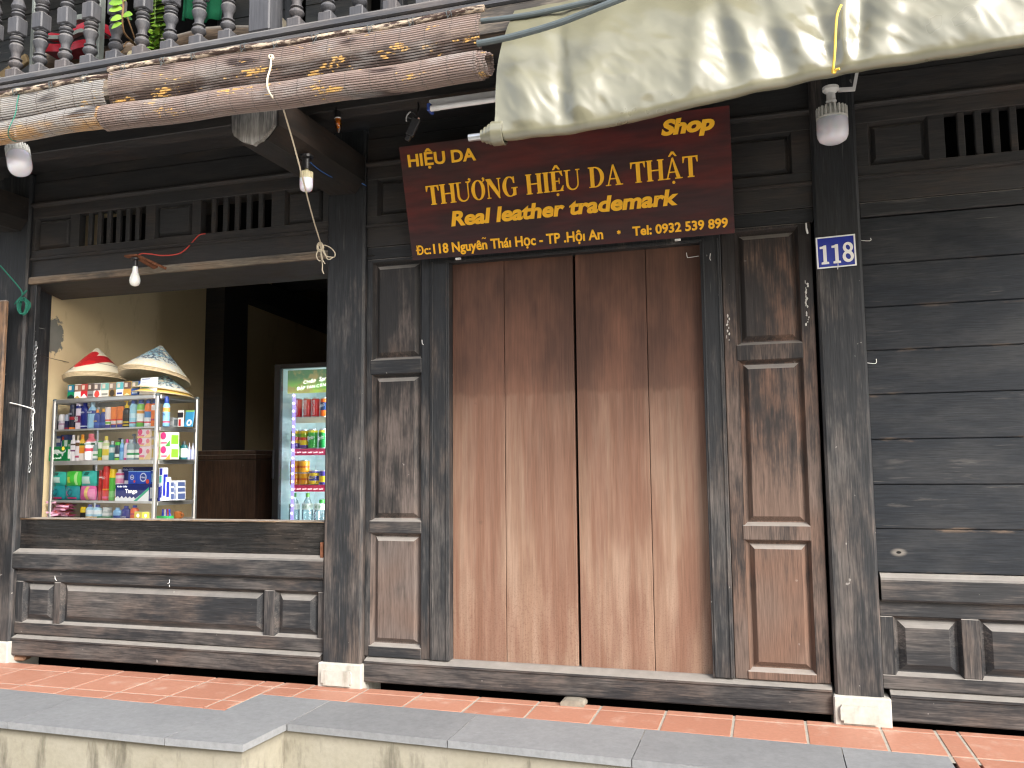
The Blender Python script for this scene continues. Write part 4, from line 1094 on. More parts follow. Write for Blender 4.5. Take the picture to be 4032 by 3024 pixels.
# tube light under the balcony, half hidden by the awning
a = P(1692, 428, -.50); b = P(1960, 388, -.50)
r5 = empty('tube_light', a, 'white tube light with its batten half hidden behind the awning', 'tube light')
d = Vector((1.2, 0, 0)); a.z = b.z = (a.z+b.z)/2+.004
mb = MB(); mb.box(a.x-.010, a.x+1.2, a.y+.012, a.y+.045, a.z+.012, a.z+.046, .004); part(mb, 'batten', simple('painted_batten', (.80, .81, .82), .35, .5, .03), r5, smooth=0)
mb = MB(); mb.tube([a+Vector((.045, 0, -.006)), a+d], .0132, 16); part(mb, 'tube', simple('opal_tube', (.86, .86, .85), .25, .5, .02), r5)
mb = MB(); mb.tube([a+Vector((.006, 0, -.006)), a+Vector((.05, 0, -.006))], .0140, 16); part(mb, 'tube_cap', M_WHITEP, r5)
mb = MB(); mb.box(a.x-.012, a.x+.006, a.y-.010, a.y+.044, a.z-.018, a.z+.020, .003); part(mb, 'end_holder', simple('blue_holder', (.03, .07, .30), .4, .5, .05), r5, smooth=0)
# black transformer dangling from its leads
a = P(1632, 490, -.44)
r6 = empty('power_adapter', a, 'black power adapter dangling from its leads beside the tube light', 'adapter')
Mx = Matrix.Translation(a) @ Matrix.Rotation(R_(28), 4, 'Y') @ Matrix.Rotation(R_(15), 4, 'Z')
mb = MB(); mb.box(-.020, .020, -.014, .014, -.060, .030, .004, Mx); mb.box(-.012, .012, -.012, .012, -.085, -.060, .003, Mx); part(mb, 'case', M_BLACKP, r6, smooth=0)
cord('lead', [P(1625, 470, -.44), P(1606, 460, -.45), P(1608, 442, -.45), P(1622, 440, -.44), P(1640, 452, -.43), P(1648, 420, -.42), P(1646, 405, -.41)], .004, M_BLACKP, None, None, parent=r6)
cord('lead', [P(1600, 478, -.45), P(1602, 455, -.455), P(1616, 440, -.45)], .0035, simple('grey_lead', (.4, .4, .4), .4, .5), None, None, parent=r6)
mb = MB(); mb.box(-.004, .004, -.004, .004, -.006, .006, .001, Matrix.Translation(P(1648, 468, -.44)) @ Matrix.Rotation(.6, 4, 'Y')); part(mb, 'plug_pin', simple('pinkish_plug', (.75, .5, .42), .4, .5), r6)

# ================================================================== SMALL FITTINGS
def chain(p0, p1, n):
    root = empty('chain', p0, 'thin steel chain hanging down the window jamb', 'chain')
    for i in range(n):
        t = (i+.5)/n; c = p0.lerp(p1, t)+Vector((.003*math.sin(i*1.3), 0, 0)); L = (p1-p0).length/n
        ring = [Vector((.0062*math.cos(a), 0, L*.62*math.sin(a))) for a in [2*math.pi*k/12 for k in range(13)]]
        if i % 2: ring = [Vector((v.x*.45, v.x*.8, v.z)) for v in ring]
        mb = MB(); mb.tube([c+v for v in ring], .0017, 5); part(mb, 'link', M_STEEL, root)
    return root
chain(P(142, 1345, .035), P(116, 1858, .035), 34)
cord('twine', [P(40, 1586, .00), P(80, 1595, .01), P(128, 1610, .03), P(136, 1622, .03), P(130, 1640, .03), P(131, 1695, .032)], .0034, simple('white_twine', (.75, .75, .72), .7, .2, .1), 'white twine tied from the left post to the chain', 'twine')
cord('twine', [P(126, 1392, .04), P(150, 1397, .06), P(240, 1420, .33), P(400, 1452, .8), P(640, 1490, 1.6), P(800, 1512, 1.85)], .0018, M_BLACKP, 'thin dark line strung into the shop above the showcase', 'string')
STG = 'bent steel staples and nails in the black timber'
def staple(pts, y, label, r=.0016, n=3):
    cord('staple', [P(px, py, y) for px, py in pts], r, M_STAPLE, label, 'staple', STG, n=n)
staple([(2703, 995), (2706, 1012), (2712, 1014), (2751, 1008)], .088, 'bent staple near the top right corner of the doors')
staple([(2797, 998), (2795, 1018), (2799, 1025)], .036, 'bent nail on the door frame right of the doors')
staple([(3384, 946), (3426, 948), (3428, 937)], .050, 'bent staple right of the blue number plate')
staple([(3410, 1428), (3448, 1431), (3450, 1413)], .050, 'bent staple on the black boards right of the pillar')
staple([(1661, 1338), (1663, 1353), (1668, 1357)], .048, 'bent nail on the side frame left of the doors')
staple([(216, 2268), (218, 2281), (224, 2286)], .046, 'bent staple near the left end of the lower window wall')
staple([(667, 2282), (667, 2294), (660, 2297)], .046, 'bent staple in the middle of the lower window wall')
staple([(667, 2303), (667, 2309), (668, 2311)], .046, 'tiny nail under the middle staple of the lower window wall')
cord('hinge_hook', [P(3174, 878, .045), P(3176, 905, .040), P(3180, 918, .036), P(3176, 900, .030)], .0042, M_STAPLE, 'small steel hook beside the right pillar below the frieze', 'hook')
a = P(1268, 2160, .055); mb = MB(); mb.box(a.x-.006, a.x+.012, .045, .064, P(1268, 2196, .055).z, P(1268, 2135, .055).z, .001); mb.box(a.x-.016, a.x+.010, .043, .050, P(1268, 2197, .055).z-.004, P(1268, 2197, .055).z, .001)
tag(mb.build('hinge_plate', M_RUST, smooth=0), 'rusty hinge plate on the polished plank beside the middle column', 'hinge')
# wooden wedge under the door sill, and a broken brick by the left block
w0, w1 = G(2223, 2760), G(2346, 2770)
mb = MB(); prof = [(0, 0), (.112, -.002), (.113, .010), (.104, .021), (.085, .027), (.020, .026), (.004, .021), (-.002, .012)]
mb.prism([(w0.x+x, -.030, z) for x, z in prof], (0, .09, 0))
tag(mb.build('wedge', simple('grey_wedge', (.24, .215, .175), .85, .2, .25, bump=.4), smooth=0), 'grey wooden wedge pushed under the door sill', 'wedge')
c = G(58, 2605); mb = MB(); mb.box(-.028, .045, -.02, .06, 0, .034, .009, Matrix.Translation((c.x, c.y+.03, 0)) @ Matrix.Rotation(.3, 4, 'Z'))
tag(mb.build('brick', simple('broken_brick', (.34, .20, .13), .9, .1, .3, sc=50, bump=.8), smooth=0), 'broken brick under the sill beside the left stone block', 'brick')

# ================================================================== SHOWCASE IN THE WINDOW
ROT = R_(7.0); DX = Vector((math.cos(ROT), -math.sin(ROT), 0)); DY = Vector((math.sin(ROT), math.cos(ROT), 0))   # along the front, into the shop
PR = P(622, 1546, .125); PR.z = 0
CN = -DY                                                       # outward normal of the showcase front
def front(px, py, back=0.0):
    """point on the plane 'back' metres behind the showcase front"""
    o = PR+DY*back; d = ray(px, py); t = (o-CAM).dot(DY)/d.dot(DY); return CAM+d*t
def loc2(p): v = p-PR; return v.dot(DX), v.dot(DY)
xl_ = loc2(front(196, 1800))[0]                                # left end (negative), right end = 0
d = ray(785, 1700); o_ = PR; 
t_ = (PR-CAM).dot(DX)/d.dot(DX); DEP = loc2(CAM+d*t_)[1]        # depth of the case
ZT = front(622, 1552).z; ZB = .846
def W(x, y, z): return PR+DX*x+DY*y+Vector((0, 0, z))
MW = Matrix.Translation(PR) @ Matrix.Rotation(-ROT, 4, 'Z')
CASE = empty('glass_showcase', W(xl_/2, DEP/2, ZB), 'aluminium framed glass showcase full of toiletries behind the window ledge', 'showcase')
def cbox(mb, x0, x1, y0, y1, z0, z1, bev=.002): mb.box(x0, x1, y0, y1, z0, z1, bev, MW)
pw = .026
for x, y in ((xl_, 0), (-pw, 0), (xl_, DEP-pw), (-pw, DEP-pw)):
    mb = MB(); cbox(mb, x, x+pw, y, y+pw, ZB-.30, ZT-.004, .006); part(mb, 'post', M_ALU, CASE, smooth=0)
mb = MB()
for y in (0, DEP-.024): cbox(mb, xl_+pw, -pw, y, y+.024, ZT-.026, ZT+.004, .006)
for x in (xl_, -.024): cbox(mb, x, x+.024, pw, DEP-pw, ZT-.026, ZT+.004, .006)
part(mb, 'top_rail', M_ALU, CASE, smooth=0)
M_COR = simple('grey_corner_cap', (.12, .16, .17), .4, .5, .05)
for x, y in ((xl_-.002, -.002), (-pw-.001, -.002), (-pw-.001, DEP-pw)):
    mb = MB(); cbox(mb, x, x+pw+.003, y, y+pw+.003, ZT-.012, ZT+.007, .008); part(mb, 'corner_cap', M_COR, CASE, smooth=0)
SHZ = [front(400, 1686).z, front(400, 1813).z, front(400, 1972).z]      # shelf tops
def rail_h(i): return (.010, .026, .014)[i]
for i, z in enumerate(SHZ):
    mb = MB(); cbox(mb, xl_+.010, -.012, .012, DEP-.012, z-.006, z, .001); sh_f = part(mb, 'shelf', M_CLEAR if i != 1 else M_ALU, CASE, smooth=0)
    mb = MB(); cbox(mb, xl_+pw, -pw, .002, .012, z-rail_h(i), z+.001, .002); cbox(mb, -.012, -.002, pw, DEP-pw, z-.026, z-.002, .002); part(mb, 'shelf_rail', M_ALU, CASE, smooth=0)
mb = MB(); cbox(mb, xl_+.010, -.012, .012, DEP-.012, ZB-.012, ZB-.004, .001); part(mb, 'floor', M_ALU, CASE, smooth=0)
mb = MB(); cbox(mb, xl_+.024, -.024, .024, DEP-.024, ZT-.012, ZT-.006, 0); part(mb, 'top_pane', M_GLASS, CASE, smooth=0)
mb = MB(); mb.face([MW @ Vector(v) for v in ((xl_+pw, .006, ZB), (-pw, .006, ZB), (-pw, .006, ZT-.026), (xl_+pw, .006, ZT-.026))]); part(mb, 'front_pane', M_GLASS, CASE, smooth=0)
mb = MB(); mb.face([MW @ Vector(v) for v in ((-.006, pw, ZB), (-.006, DEP-pw, ZB), (-.006, DEP-pw, ZT-.026), (-.006, pw, ZT-.026))]); part(mb, 'side_pane', M_GLASS, CASE, smooth=0)
# the table it stands on, hidden behind the plank
tb = empty('shop_table', W(xl_/2, DEP/2, 0), 'plain wooden table under the glass showcase', 'table')
mb = MB(); cbox(mb, xl_-.02, .02, .01, DEP+.1, .50, .545, .004); part(mb, 'table_top', M_DK, tb, smooth=0)
for x in (xl_+.02, -.06):
    for y in (.04, DEP):
        mb = MB(); cbox(mb, x, x+.045, y, y+.045, .0, .50, .003); part(mb, 'leg', M_DK, tb, smooth=0)

# ---- products -------------------------------------------------------
def Z1(x, y): return (150+x*.30289, 1320+y*.30289)
def Z2(x, y): return (150+x*.30289, 1680+y*.30289)
GRP = {'s': 'bottles and tubes on the showcase shelves', 'b': 'boxes and packs on the showcase shelves'}
def spot(x0, x1, yt, yb, zfn, back, zbase):
    """place an item seen between these pixel bounds on a plane inside the case: centre, width, height"""
    a = front(*zfn(x0, yb), back); b = front(*zfn(x1, yb), back); tp = front(*zfn((x0+x1)/2, yt), back); bt = front(*zfn((x0+x1)/2, yb), back)
    wd = (b-a).length; h = tp.z-bt.z; c = (a+b)/2; c.z = zbase+.001
    return c, wd, h
def bottle(name, label, cat, box, zfn, back, zbase, shape, colors, capc=None, bands=(), flat=.7, text=None, rough=.3, rz=0, grp='s', clear=False):
    c, wd, h = spot(*box, zfn, back, zbase); r = wd/2*(.84 if flat > .85 else .92)
    shapes = {  # (radius, height) along the body, cap start
        'lotion': [(.80, 0), (.95, .02), (1, .10), (1, .55), (.92, .70), (.62, .80), (.45, .83)],
        'spray': [(.96, 0), (1, .015), (1, .66), (.86, .73), (.66, .77)],
        'can': [(.88, 0), (1, .03), (1, .80), (.94, .82)],
        'rollon': [(.80, 0), (.95, .04), (1, .20), (.90, .50), (1.0, .56)],
        'tube': [(.78, 0), (.80, .16), (.86, .17), (1.0, .60), (1.02, .97), (1.02, 1.0)],
        'pump': [(.95, 0), (1, .03), (1, .58), (.80, .66), (.40, .70)],
        'square': [(.98, 0), (1, .01), (1, .70), (.80, .80), (.42, .82)],
        'dropper': [(.95, 0), (1, .03), (1, .55), (.55, .66), (.45, .70)],
        'jar': [(.90, 0), (1, .06), (1, .55), (.85, .62)],
    }[shape]
    prof = [(p*r, z*h) for p, z in shapes]
    # cut rings at the bands so that every band is its own strip of faces
    cuts = sorted(set([b for q in bands for b in q[:2]]))
    full = []
    for (r0, z0), (r1, z1) in zip(prof, prof[1:]):
        full.append((r0, z0))
        for cz in cuts:
            if z0+1e-5 < cz*h < z1-1e-5: full.append((r0+(r1-r0)*(cz*h-z0)/(z1-z0), cz*h))
    full.append(prof[-1]); mats = [colors if not isinstance(colors, str) else col(colors, rough)]
    if clear: mats = [M_CLEAR]
    idx = []
    for q in bands: mats.append(col(q[2], rough))
    for (r0, z0), (r1, z1) in zip(full, full[1:]):
        m = (z0+z1)/2/h; k = 0
        for i, q in enumerate(bands):
            if q[0] <= m <= q[1]: k = i+1
        idx.append(k)
    mb = MB(); mb.lathe(full, seg=14, mats=idx, sy=flat)
    o = mb.build(name, mats, loc=c, smooth=40); o.rotation_euler = (0, 0, -ROT+rz)
    tag(o, label, cat, GRP[grp])
    if capc:
        mb = MB(); z0 = prof[-1][1]; rc = prof[-1][0]
        if shape == 'pump':
            mb.lathe([(rc*1.5, z0), (rc*1.5, z0+h*.10), (rc*.7, z0+h*.11), (rc*.6, h*.90), (rc*1.2, h*.91), (rc*1.2, h)], seg=12, sy=flat)
            mb.box(-rc*2.0, 0, -rc*.5, rc*.5, h*.92, h*.985, .001)
        elif shape == 'dropper': mb.lathe([(rc*1.3, z0), (rc*1.3, z0+h*.06), (rc*.7, z0+h*.07), (rc*.25, h)], seg=10)
        elif shape == 'tube': mb = None
        elif shape == 'spray': mb.lathe([(rc*.98, z0), (rc*1.0, z0+h*.06), (rc*.92, h*.94), (rc*.6, h)], seg=12, sy=flat)
        elif shape == 'can': mb.lathe([(rc*.98, z0), (rc*.98, h*.97), (rc*.85, h)], seg=14, sy=flat)
        elif shape == 'rollon': mb.lathe([(rc*1.0, z0), (rc*.98, h*.80), (rc*.7, h*.97), (rc*.3, h)], seg=14, sy=flat)
        else: mb.lathe([(rc*1.08, z0), (rc*1.08, h*.98), (rc*.95, h)], seg=12, sy=flat)
        if mb:
            cp = mb.build('cap', col(capc, rough), o, world=False, smooth=40)
    if text:
        mb = MB(); s_, z0, hh, cc = text; yy = -r*flat*1.01
        put_text(mb, s_, (-r*.62, yy, z0*h), (r*.62, yy, z0*h), (0, 0, hh*h), (0, -1, 0), offset=.02, lift=.0012); mb.build('print', col(cc, .5), o, world=False, smooth=0)
    return o
def pack(name, label, cat, box, zfn, back, zbase, dep, face, side=None, strips=(), discs=(), text=(), rz=0, lean=0, soft=0, grp='b', top=None):
    """carton or soft pack; strips = (u0,v0,u1,v1,colour) printed areas; discs = (u,v,r,colour); text = (body,u0,v,u1,h,colour)"""
    c, wd, h = spot(*box, zfn, back, zbase)
    mb = MB()
    if soft:
        def f(i, j): 
            return Vector(((i-.5)*wd*(1-.10*abs(2*j-1)**3), -dep*.5*(.35+.65*(1-abs(2*i-1)**2.2)*(1-abs(2*j-1)**2.2)), h*j*(1-.04*abs(2*i-1)**2)))
        mb.grid(f, 10, 8); mb.grid(lambda i, j: Vector((f(i, j).x, -f(i, j).y, f(i, j).z)), 10, 8)
        bmesh.ops.remove_doubles(mb.bm, verts=mb.bm.verts, dist=.0004)
    else: mb.box(-wd/2, wd/2, -dep/2, dep/2, 0, h, min(.002, wd*.05))
    o = mb.build(name, col(face, .35), loc=c, smooth=50 if soft else 0); o.rotation_euler = (lean, 0, -ROT+rz); tag(o, label, cat, GRP[grp] if grp in GRP else grp)
    yy = -dep/2-.0006; k = 0
    def uv(u, v): return ((u-.5)*wd, yy, v*h)
    def skin(u, v, lift):
        if not soft: return (*uv(u, v)[:1], yy-lift, v*h)
        p = f(u, v); return (p.x, p.y-.001-lift, p.z)
    bycol = {}
    for q in strips:
        m = bycol.setdefault(q[-1], MB()); k += 1
        if len(q) == 5:
            u0, v0, u1, v1, _ = q; m.grid(lambda i, j: Vector(skin(u0+(u1-u0)*i, v0+(v1-v0)*j, .0003*k)), 4 if soft else 1, 4 if soft else 1)
        else: m.face([skin(u, v, .0003*k) for u, v in q[0]])
    for u, v, r, cc in discs:
        m = bycol.setdefault(cc, MB()); k += 1
        m.face([skin(u+r*math.cos(a), v+r*(wd/h)*math.sin(a), .0003*k) for a in [2*math.pi*i/16 for i in range(16)]])
    if not soft and dep > .018:
        q = strips[0] if strips else None; cc = q[-1] if q else face
        m = bycol.setdefault(cc, MB()); xs = wd/2+.0005
        m.face([(xs, -dep*.40, h*.15), (xs, dep*.40, h*.15), (xs, dep*.40, h*.80), (xs, -dep*.40, h*.80)])
    for body, u0, v, u1, hh, cc in text:
        m = bycol.setdefault(cc, MB()); k += 1
        put_text(m, body, skin(u0, v, 0), skin(u1, v, 0), (0, 0, hh*h), (0, -1, 0), offset=.025, lift=.0003*k+.0004)
    for cc, m in bycol.items():
        m.build('print', col(cc, .4), o, world=False, smooth=0)
    return o
B1, B2, B3, B4 = SHZ[0], SHZ[1], SHZ[2], ZB-.004
K = .035
# top shelf
b = lambda *a, **k: bottle(*a, **k)
b('deodorant', 'clear roll-on deodorant with grey cap, leftmost on the top shelf', 'deodorant', (205, 266, 1005, 1210), Z1, K, B1, 'rollon', '#56605e', '#9aa09a', [(.10, .45, '#2c3434')], flat=.9)
b('deodorant', 'white roll-on deodorant on the top shelf', 'deodorant', (270, 345, 1000, 1205), Z1, K, B1, 'rollon', '#e9e4ec', '#f2f0f0', [(.30, .42, '#c9a9c0')], flat=.9, text=('NIVEA', .46, .06, '#1a2a72'))
b('deodorant', 'navy roll-on deodorant with clear cap on the top shelf', 'deodorant', (346, 406, 1005, 1205), Z1, K, B1, 'rollon', '#1c2350', '#a9b4c6', [(.06, .12, '#c23a4a')], flat=.9)
b('spray_can', 'black and navy spray can with red band and orange foot', 'spray can', (412, 490, 880, 1205), Z1, K, B1, 'can', '#1a2036', '#20294a', [(.0, .08, '#f08a2a'), (.38, .50, '#b02030')], flat=1, text=('MEN', .58, .07, '#cfd6e6'))
b('spray_can', 'pale pink spray can with maroon band reading 50', 'spray can', (494, 574, 825, 1205), Z1, K, B1, 'can', '#efe3ec', '#c9c2cc', [(.22, .46, '#7a1f52'), (.70, .80, '#1d2a78')], flat=1, text=('50', .26, .16, '#ffffff'))
b('lotion_bottle', 'deep blue body lotion bottle on the top shelf', 'lotion', (552, 650, 838, 1205), Z1, K, B1, 'lotion', '#16247c', '#1a2a8c', [(.08, .11, '#dfe6f4')], flat=.6, text=('NIVEA', .56, .05, '#f4f6ff'))
b('lotion_bottle', 'pale blue body lotion bottle on the top shelf', 'lotion', (645, 758, 860, 1205), Z1, K, B1, 'lotion', '#9fd0ea', '#b9dcee', [(.56, .68, '#203a8c')], flat=.6, text=('NIVEA', .59, .05, '#f4f6ff'))
b('lotion_bottle', 'small blue sunscreen bottle with orange cap', 'lotion', (726, 806, 955, 1200), Z1, K-.012, B1, 'lotion', '#2a4698', '#f09a3a', [(.16, .30, '#3c63b4')], flat=.6, text=('SUN', .34, .08, '#e8c24a'))
b('lotion_bottle', 'small blue sunscreen bottle with yellow cap', 'lotion', (806, 880, 945, 1200), Z1, K, B1, 'lotion', '#28418e', '#f3b12e', [(.16, .30, '#3a5eae')], flat=.6)
b('cream_tube', 'white squeeze tube with green foot band standing on its cap', 'tube', (868, 944, 925, 1195), Z1, K, B1, 'tube', '#f2ece6', None, [(0, .16, '#4d459a'), (.20, .30, '#7cc04a'), (.34, .42, '#e25a4a')], flat=.55)
b('cream_tube', 'left orange and white squeeze tube of a pair standing on their caps', 'tube', (940, 1018, 925, 1195), Z1, K, B1, 'tube', '#f08a3c', None, [(0, .16, '#3a3f9a'), (.20, .34, '#e4e0dc'), (.36, .42, '#e0452f')], flat=.55)
b('cream_tube', 'right orange and white squeeze tube of a pair standing on their caps', 'tube', (1018, 1108, 920, 1195), Z1, K, B1, 'tube', '#ef8436', None, [(0, .16, '#3a3f9a'), (.20, .34, '#e9e3dc'), (.36, .42, '#e0452f')], flat=.55)
b('pump_bottle', 'black oil bottle with yellow spray head on the top shelf', 'pump bottle', (1105, 1190, 835, 1195), Z1, K, B1, 'pump', '#1d1913', '#f2c81e', [(.06, .10, '#e8c832'), (.16, .22, '#c9b02a'), (.34, .46, '#3a2a18')], flat=.8)
b('spray_can', 'pale blue sun spray with dark blue cap, left of the white and green one', 'spray can', (1192, 1284, 800, 1195), Z1, K, B1, 'spray', '#9fd4e6', '#2b4aa0', [(.12, .16, '#d23a52'), (.3, .45, '#c8e6f0')], flat=1)
b('spray_can', 'white and green sun spray with dark blue cap', 'spray can', (1286, 1380, 800, 1192), Z1, K, B1, 'spray', '#eef4ee', '#2b4aa0', [(0, .14, '#6cc04e'), (.14, .18, '#d23a52'), (.56, .76, '#86cc58'), (.44, .54, '#e0a23c')], flat=1)
b('spray_can', 'orange and blue sun spray with dark blue cap', 'spray can', (1386, 1472, 800, 1190), Z1, K, B1, 'spray', '#e8eef0', '#2b4aa0', [(.12, .17, '#d23a52'), (.30, .50, '#4f8ac0'), (.50, .77, '#ee7a2c')], flat=1)
b('spray_can', 'orange and white sun spray half behind the front post', 'spray can', (1466, 1548, 800, 1190), Z1, K+.02, B1, 'spray', '#f2802e', '#2b4aa0', [(.20, .26, '#b8345a'), (.54, .72, '#f0ece6')], flat=1)
b('spray_can', 'pale blue dry sun spray right of the front post', 'spray can', (1622, 1702, 800, 1190), Z1, .06, B1, 'spray', '#8cc4e8', '#24469c', [(.0, .10, '#7ab2dc'), (.12, .17, '#d4456a'), (.48, .62, '#e0a85a')], flat=1, text=('Dry', .36, .08, '#26408c'))
pack('razor_pack', 'white and black blister card with a red razor on the top shelf', 'razor', (1815, 1890, 985, 1200), Z1, .14, B1, .006, '#e4e2de', strips=[(0, .55, 1, .86, '#22242a'), (.2, .05, .6, .45, '#b8222a')])
pack('floss_pack', 'blue blister card with white floss box, rightmost on the top shelf', 'floss', (1896, 2010, 988, 1205), Z1, .17, B1, .006, '#3d97c6', strips=[(0, .9, 1, 1, '#8cc46a')], discs=[(.58, .24, .30, '#eef2f4'), (.58, .24, .14, '#3d97c6')], lean=-.15)
pack('razor_pack', 'small clear razor packs lying behind the razor card', 'razor', (1722, 1795, 1080, 1200), Z1, .15, B1, .05, '#9aa0a2', strips=[(.1, .1, .5, .9, '#5c6468'), (.55, .2, .9, .6, '#c0c6c8')])
# second shelf
pack('tissue_pack', 'blue tissue pack behind the green balm box', 'tissues', (232, 325, 108, 432), Z2, .10, B2, .05, '#1f4ea8', strips=[(0, .74, 1, .9, '#dfe6f4'), (.1, .45, .9, .6, '#4a78c8')])
pack('tissue_pack', 'second blue tissue pack behind the white bottles', 'tissues', (328, 422, 90, 432), Z2, .11, B2, .05, '#2347a0', discs=[(.3, .85, .2, '#e0524a')])
pack('balm_box', 'tall green and white box above the green balm box', 'box', (330, 404, 158, 432), Z2, .07, B2, .03, '#1d8a4c', strips=[(.4, .5, .95, .98, '#dfeee4')])
BX = pack('balm_box', 'green balm box with a white striding tiger, lower left of the second shelf', 'box', (165, 405, 245, 432), Z2, .022, B2, .03, '#0f8a4a',
     strips=[([(.06, .30), (.10, .34), (.14, .50), (.12, .62), (.16, .72), (.24, .74), (.34, .80), (.52, .78), (.62, .66), (.72, .62), (.84, .64), (.88, .74), (.86, .78), (.92, .76), (.90, .62), (.80, .56), (.78, .44), (.76, .34), (.70, .38), (.70, .50), (.58, .52), (.46, .52), (.52, .40), (.46, .40), (.38, .52), (.26, .46), (.16, .40), (.12, .28), (.07, .27)], '#e8f4ea')],
     discs=[(.77, .86, .075, '#e9c23c')], text=[('BẠCH HỔ', .20, .14, .70, .10, '#d8ecd8')])
b('lotion_bottle', 'white bottle with brown label spots on the second shelf', 'lotion', (418, 486, 95, 430), Z2, K, B2, 'square', '#f2eef0', '#f6f2f2', [(.36, .42, '#7a3a6a'), (.60, .66, '#5a5048')], flat=.6)
b('lotion_bottle', 'second white bottle beside the orange shower gel', 'lotion', (480, 540, 105, 432), Z2, K, B2, 'square', '#f0eaec', '#e2d2b0', [(.12, .20, '#b84a6a'), (.58, .72, '#6a4a30')], flat=.6)
b('shower_gel', 'orange and yellow shower gel bottle on the second shelf', 'shower gel', (528, 612, 90, 430), Z2, K+.01, B2, 'lotion', '#f0c23a', '#f2a22c', [(.0, .28, '#f4ece4'), (.28, .5, '#ef9a2c'), (.58, .66, '#1f5a34')], flat=.6)
b('shower_gel', 'white shower gel bottle with broad pink cap and cherries', 'shower gel', (604, 762, 85, 432), Z2, K-.008, B2, 'lotion', '#f6eef0', '#e0717e', [(.70, .84, '#e27a86'), (.58, .66, '#1f5a3c'), (.34, .46, '#d8485a')], flat=.5, text=('PALMOLIVE', .595, .05, '#e8f0e8'))
b('mouthwash', 'small clear mouthwash bottle with white label beside the pink capped gel', 'mouthwash', (706, 772, 172, 425), Z2, K-.01, B2, 'square', '#8aa0a0', '#cfd8d8', [(.10, .48, '#f0f4f2'), (.24, .32, '#3a9a52')], flat=.7)
b('cream_tube', 'green and white tube standing on a yellow cap', 'tube', (774, 832, 175, 430), Z2, K, B2, 'tube', '#5aa846', None, [(0, .16, '#e9c62e'), (.6, .92, '#f2f2ea')], flat=.6)
b('shower_gel', 'white and yellow lemon shower gel bottle', 'shower gel', (832, 926, 118, 432), Z2, K, B2, 'lotion', '#f4f0dc', '#efd85a', [(.20, .46, '#e9d24a'), (.60, .72, '#c8d89a')], flat=.55)
b('mouthwash', 'teal bottle with white cap in the middle of the second shelf', 'mouthwash', (922, 1002, 180, 430), Z2, K+.006, B2, 'square', '#3a8f92', '#cfd8d6', [(.40, .66, '#dfe9e6')], flat=.7)
b('deodorant', 'dark bottle with bright green cap on the second shelf', 'deodorant', (1000, 1066, 190, 425), Z2, K, B2, 'can', '#28384a', '#4fd43c', [(.0, .12, '#8ad43c'), (.18, .34, '#eef4e8')], flat=.8)
b('spray_bottle', 'dark striped spray bottle behind the green capped bottle', 'spray bottle', (1030, 1098, 75, 300), Z2, .11, B2+.03, 'pump', '#2c3034', '#4a5258', [(.3, .5, '#b8bcc0')], flat=.8)
b('lotion_bottle', 'slender pale blue bottle on the second shelf', 'lotion', (1060, 1116, 158, 428), Z2, K, B2, 'lotion', '#8ac6ec', '#b4d4e8', [(.4, .6, '#5a96d4')], flat=.8)
b('lotion_bottle', 'white bottle with bright pink cap on the second shelf', 'lotion', (1116, 1186, 155, 425), Z2, K, B2, 'lotion', '#f2e2ec', '#ec5aa0', [(.0, .1, '#d8489a')], flat=.7)
b('spray_bottle', 'tall grey blue spray bottle behind the mouthwash pair', 'spray bottle', (1205, 1278, 84, 425), Z2, .09, B2, 'pump', '#8ba4bc', '#8a96a6', flat=.8)
b('mouthwash', 'clear mouthwash bottle with green and white label, left of a pair', 'mouthwash', (1152, 1256, 160, 424), Z2, K-.01, B2, 'square', '#9ab0b4', '#b8c4c8', [(.10, .50, '#f2f6f2'), (.24, .34, '#2f9a58')], flat=.6)
b('mouthwash', 'clear mouthwash bottle with green and white label, right of a pair', 'mouthwash', (1258, 1348, 155, 420), Z2, K-.01, B2, 'square', '#7c8c90', '#c2ccd0', [(.10, .50, '#f2f6f2'), (.24, .34, '#2f9a58')], flat=.6)
for i, (yt, yb, hz) in enumerate(((255, 428, 0), (150, 255, None), (37, 150, None))):
    zb_ = B2 if i == 0 else zz_
    o = pack('pad_box', ('bottom', 'middle', 'top')[i]+' pink and white pad box in the stack left of the front post', 'box', (1350, 1520, yt, yb), Z2, .05, zb_, .07, '#f6e8ec',
             strips=[(0, .0, .5, .2, '#f4d890'), ([(.5, .0), (1, .0), (1, .8)], '#f2d8a8'), (.05, .18, .55, .34, '#e88aa8')], discs=[(.22, .66, .17, '#e0527e'), (.80, .62, .13, '#e8909c')])
    zz_ = zb_+.001+max(v.co.z for v in o.data.vertices)
for i, (yt, yb) in enumerate(((250, 418), (68, 250))):
    zb_ = B2 if i == 0 else zz_
    o = pack('pad_box', ('lower', 'upper')[i]+' green and white pad box right of the front post', 'box', (1612, 1775, yt, yb), Z2, .08, zb_, .07, '#eef4e6', strips=[(0, 0, .16, 1, '#8ccc3c'), ([(.6, 0), (1, 0), (1, .45)], ('#f0a83c', '#4aa83c')[i]), (.3, .18, .75, .32, '#e4688a')], discs=[(.46, .74, .22, '#d8347a')])
    zz_ = zb_+.001+max(v.co.z for v in o.data.vertices)
b('soap_bottle', 'green washing liquid bottle with yellow cap right of the front post', 'soap bottle', (1770, 1842, 100, 415), Z2, .12, B2, 'lotion', '#1d6a1c', '#ecc81e', [(.15, .4, '#4a9a34')], flat=.7)
b('mouthwash', 'teal mouthwash bottle with barcode label right of the green bottle', 'mouthwash', (1850, 1936, 180, 415), Z2, .15, B2, 'square', '#1d6068', '#3a4448', [(.12, .62, '#dfe8e6')], flat=.7)
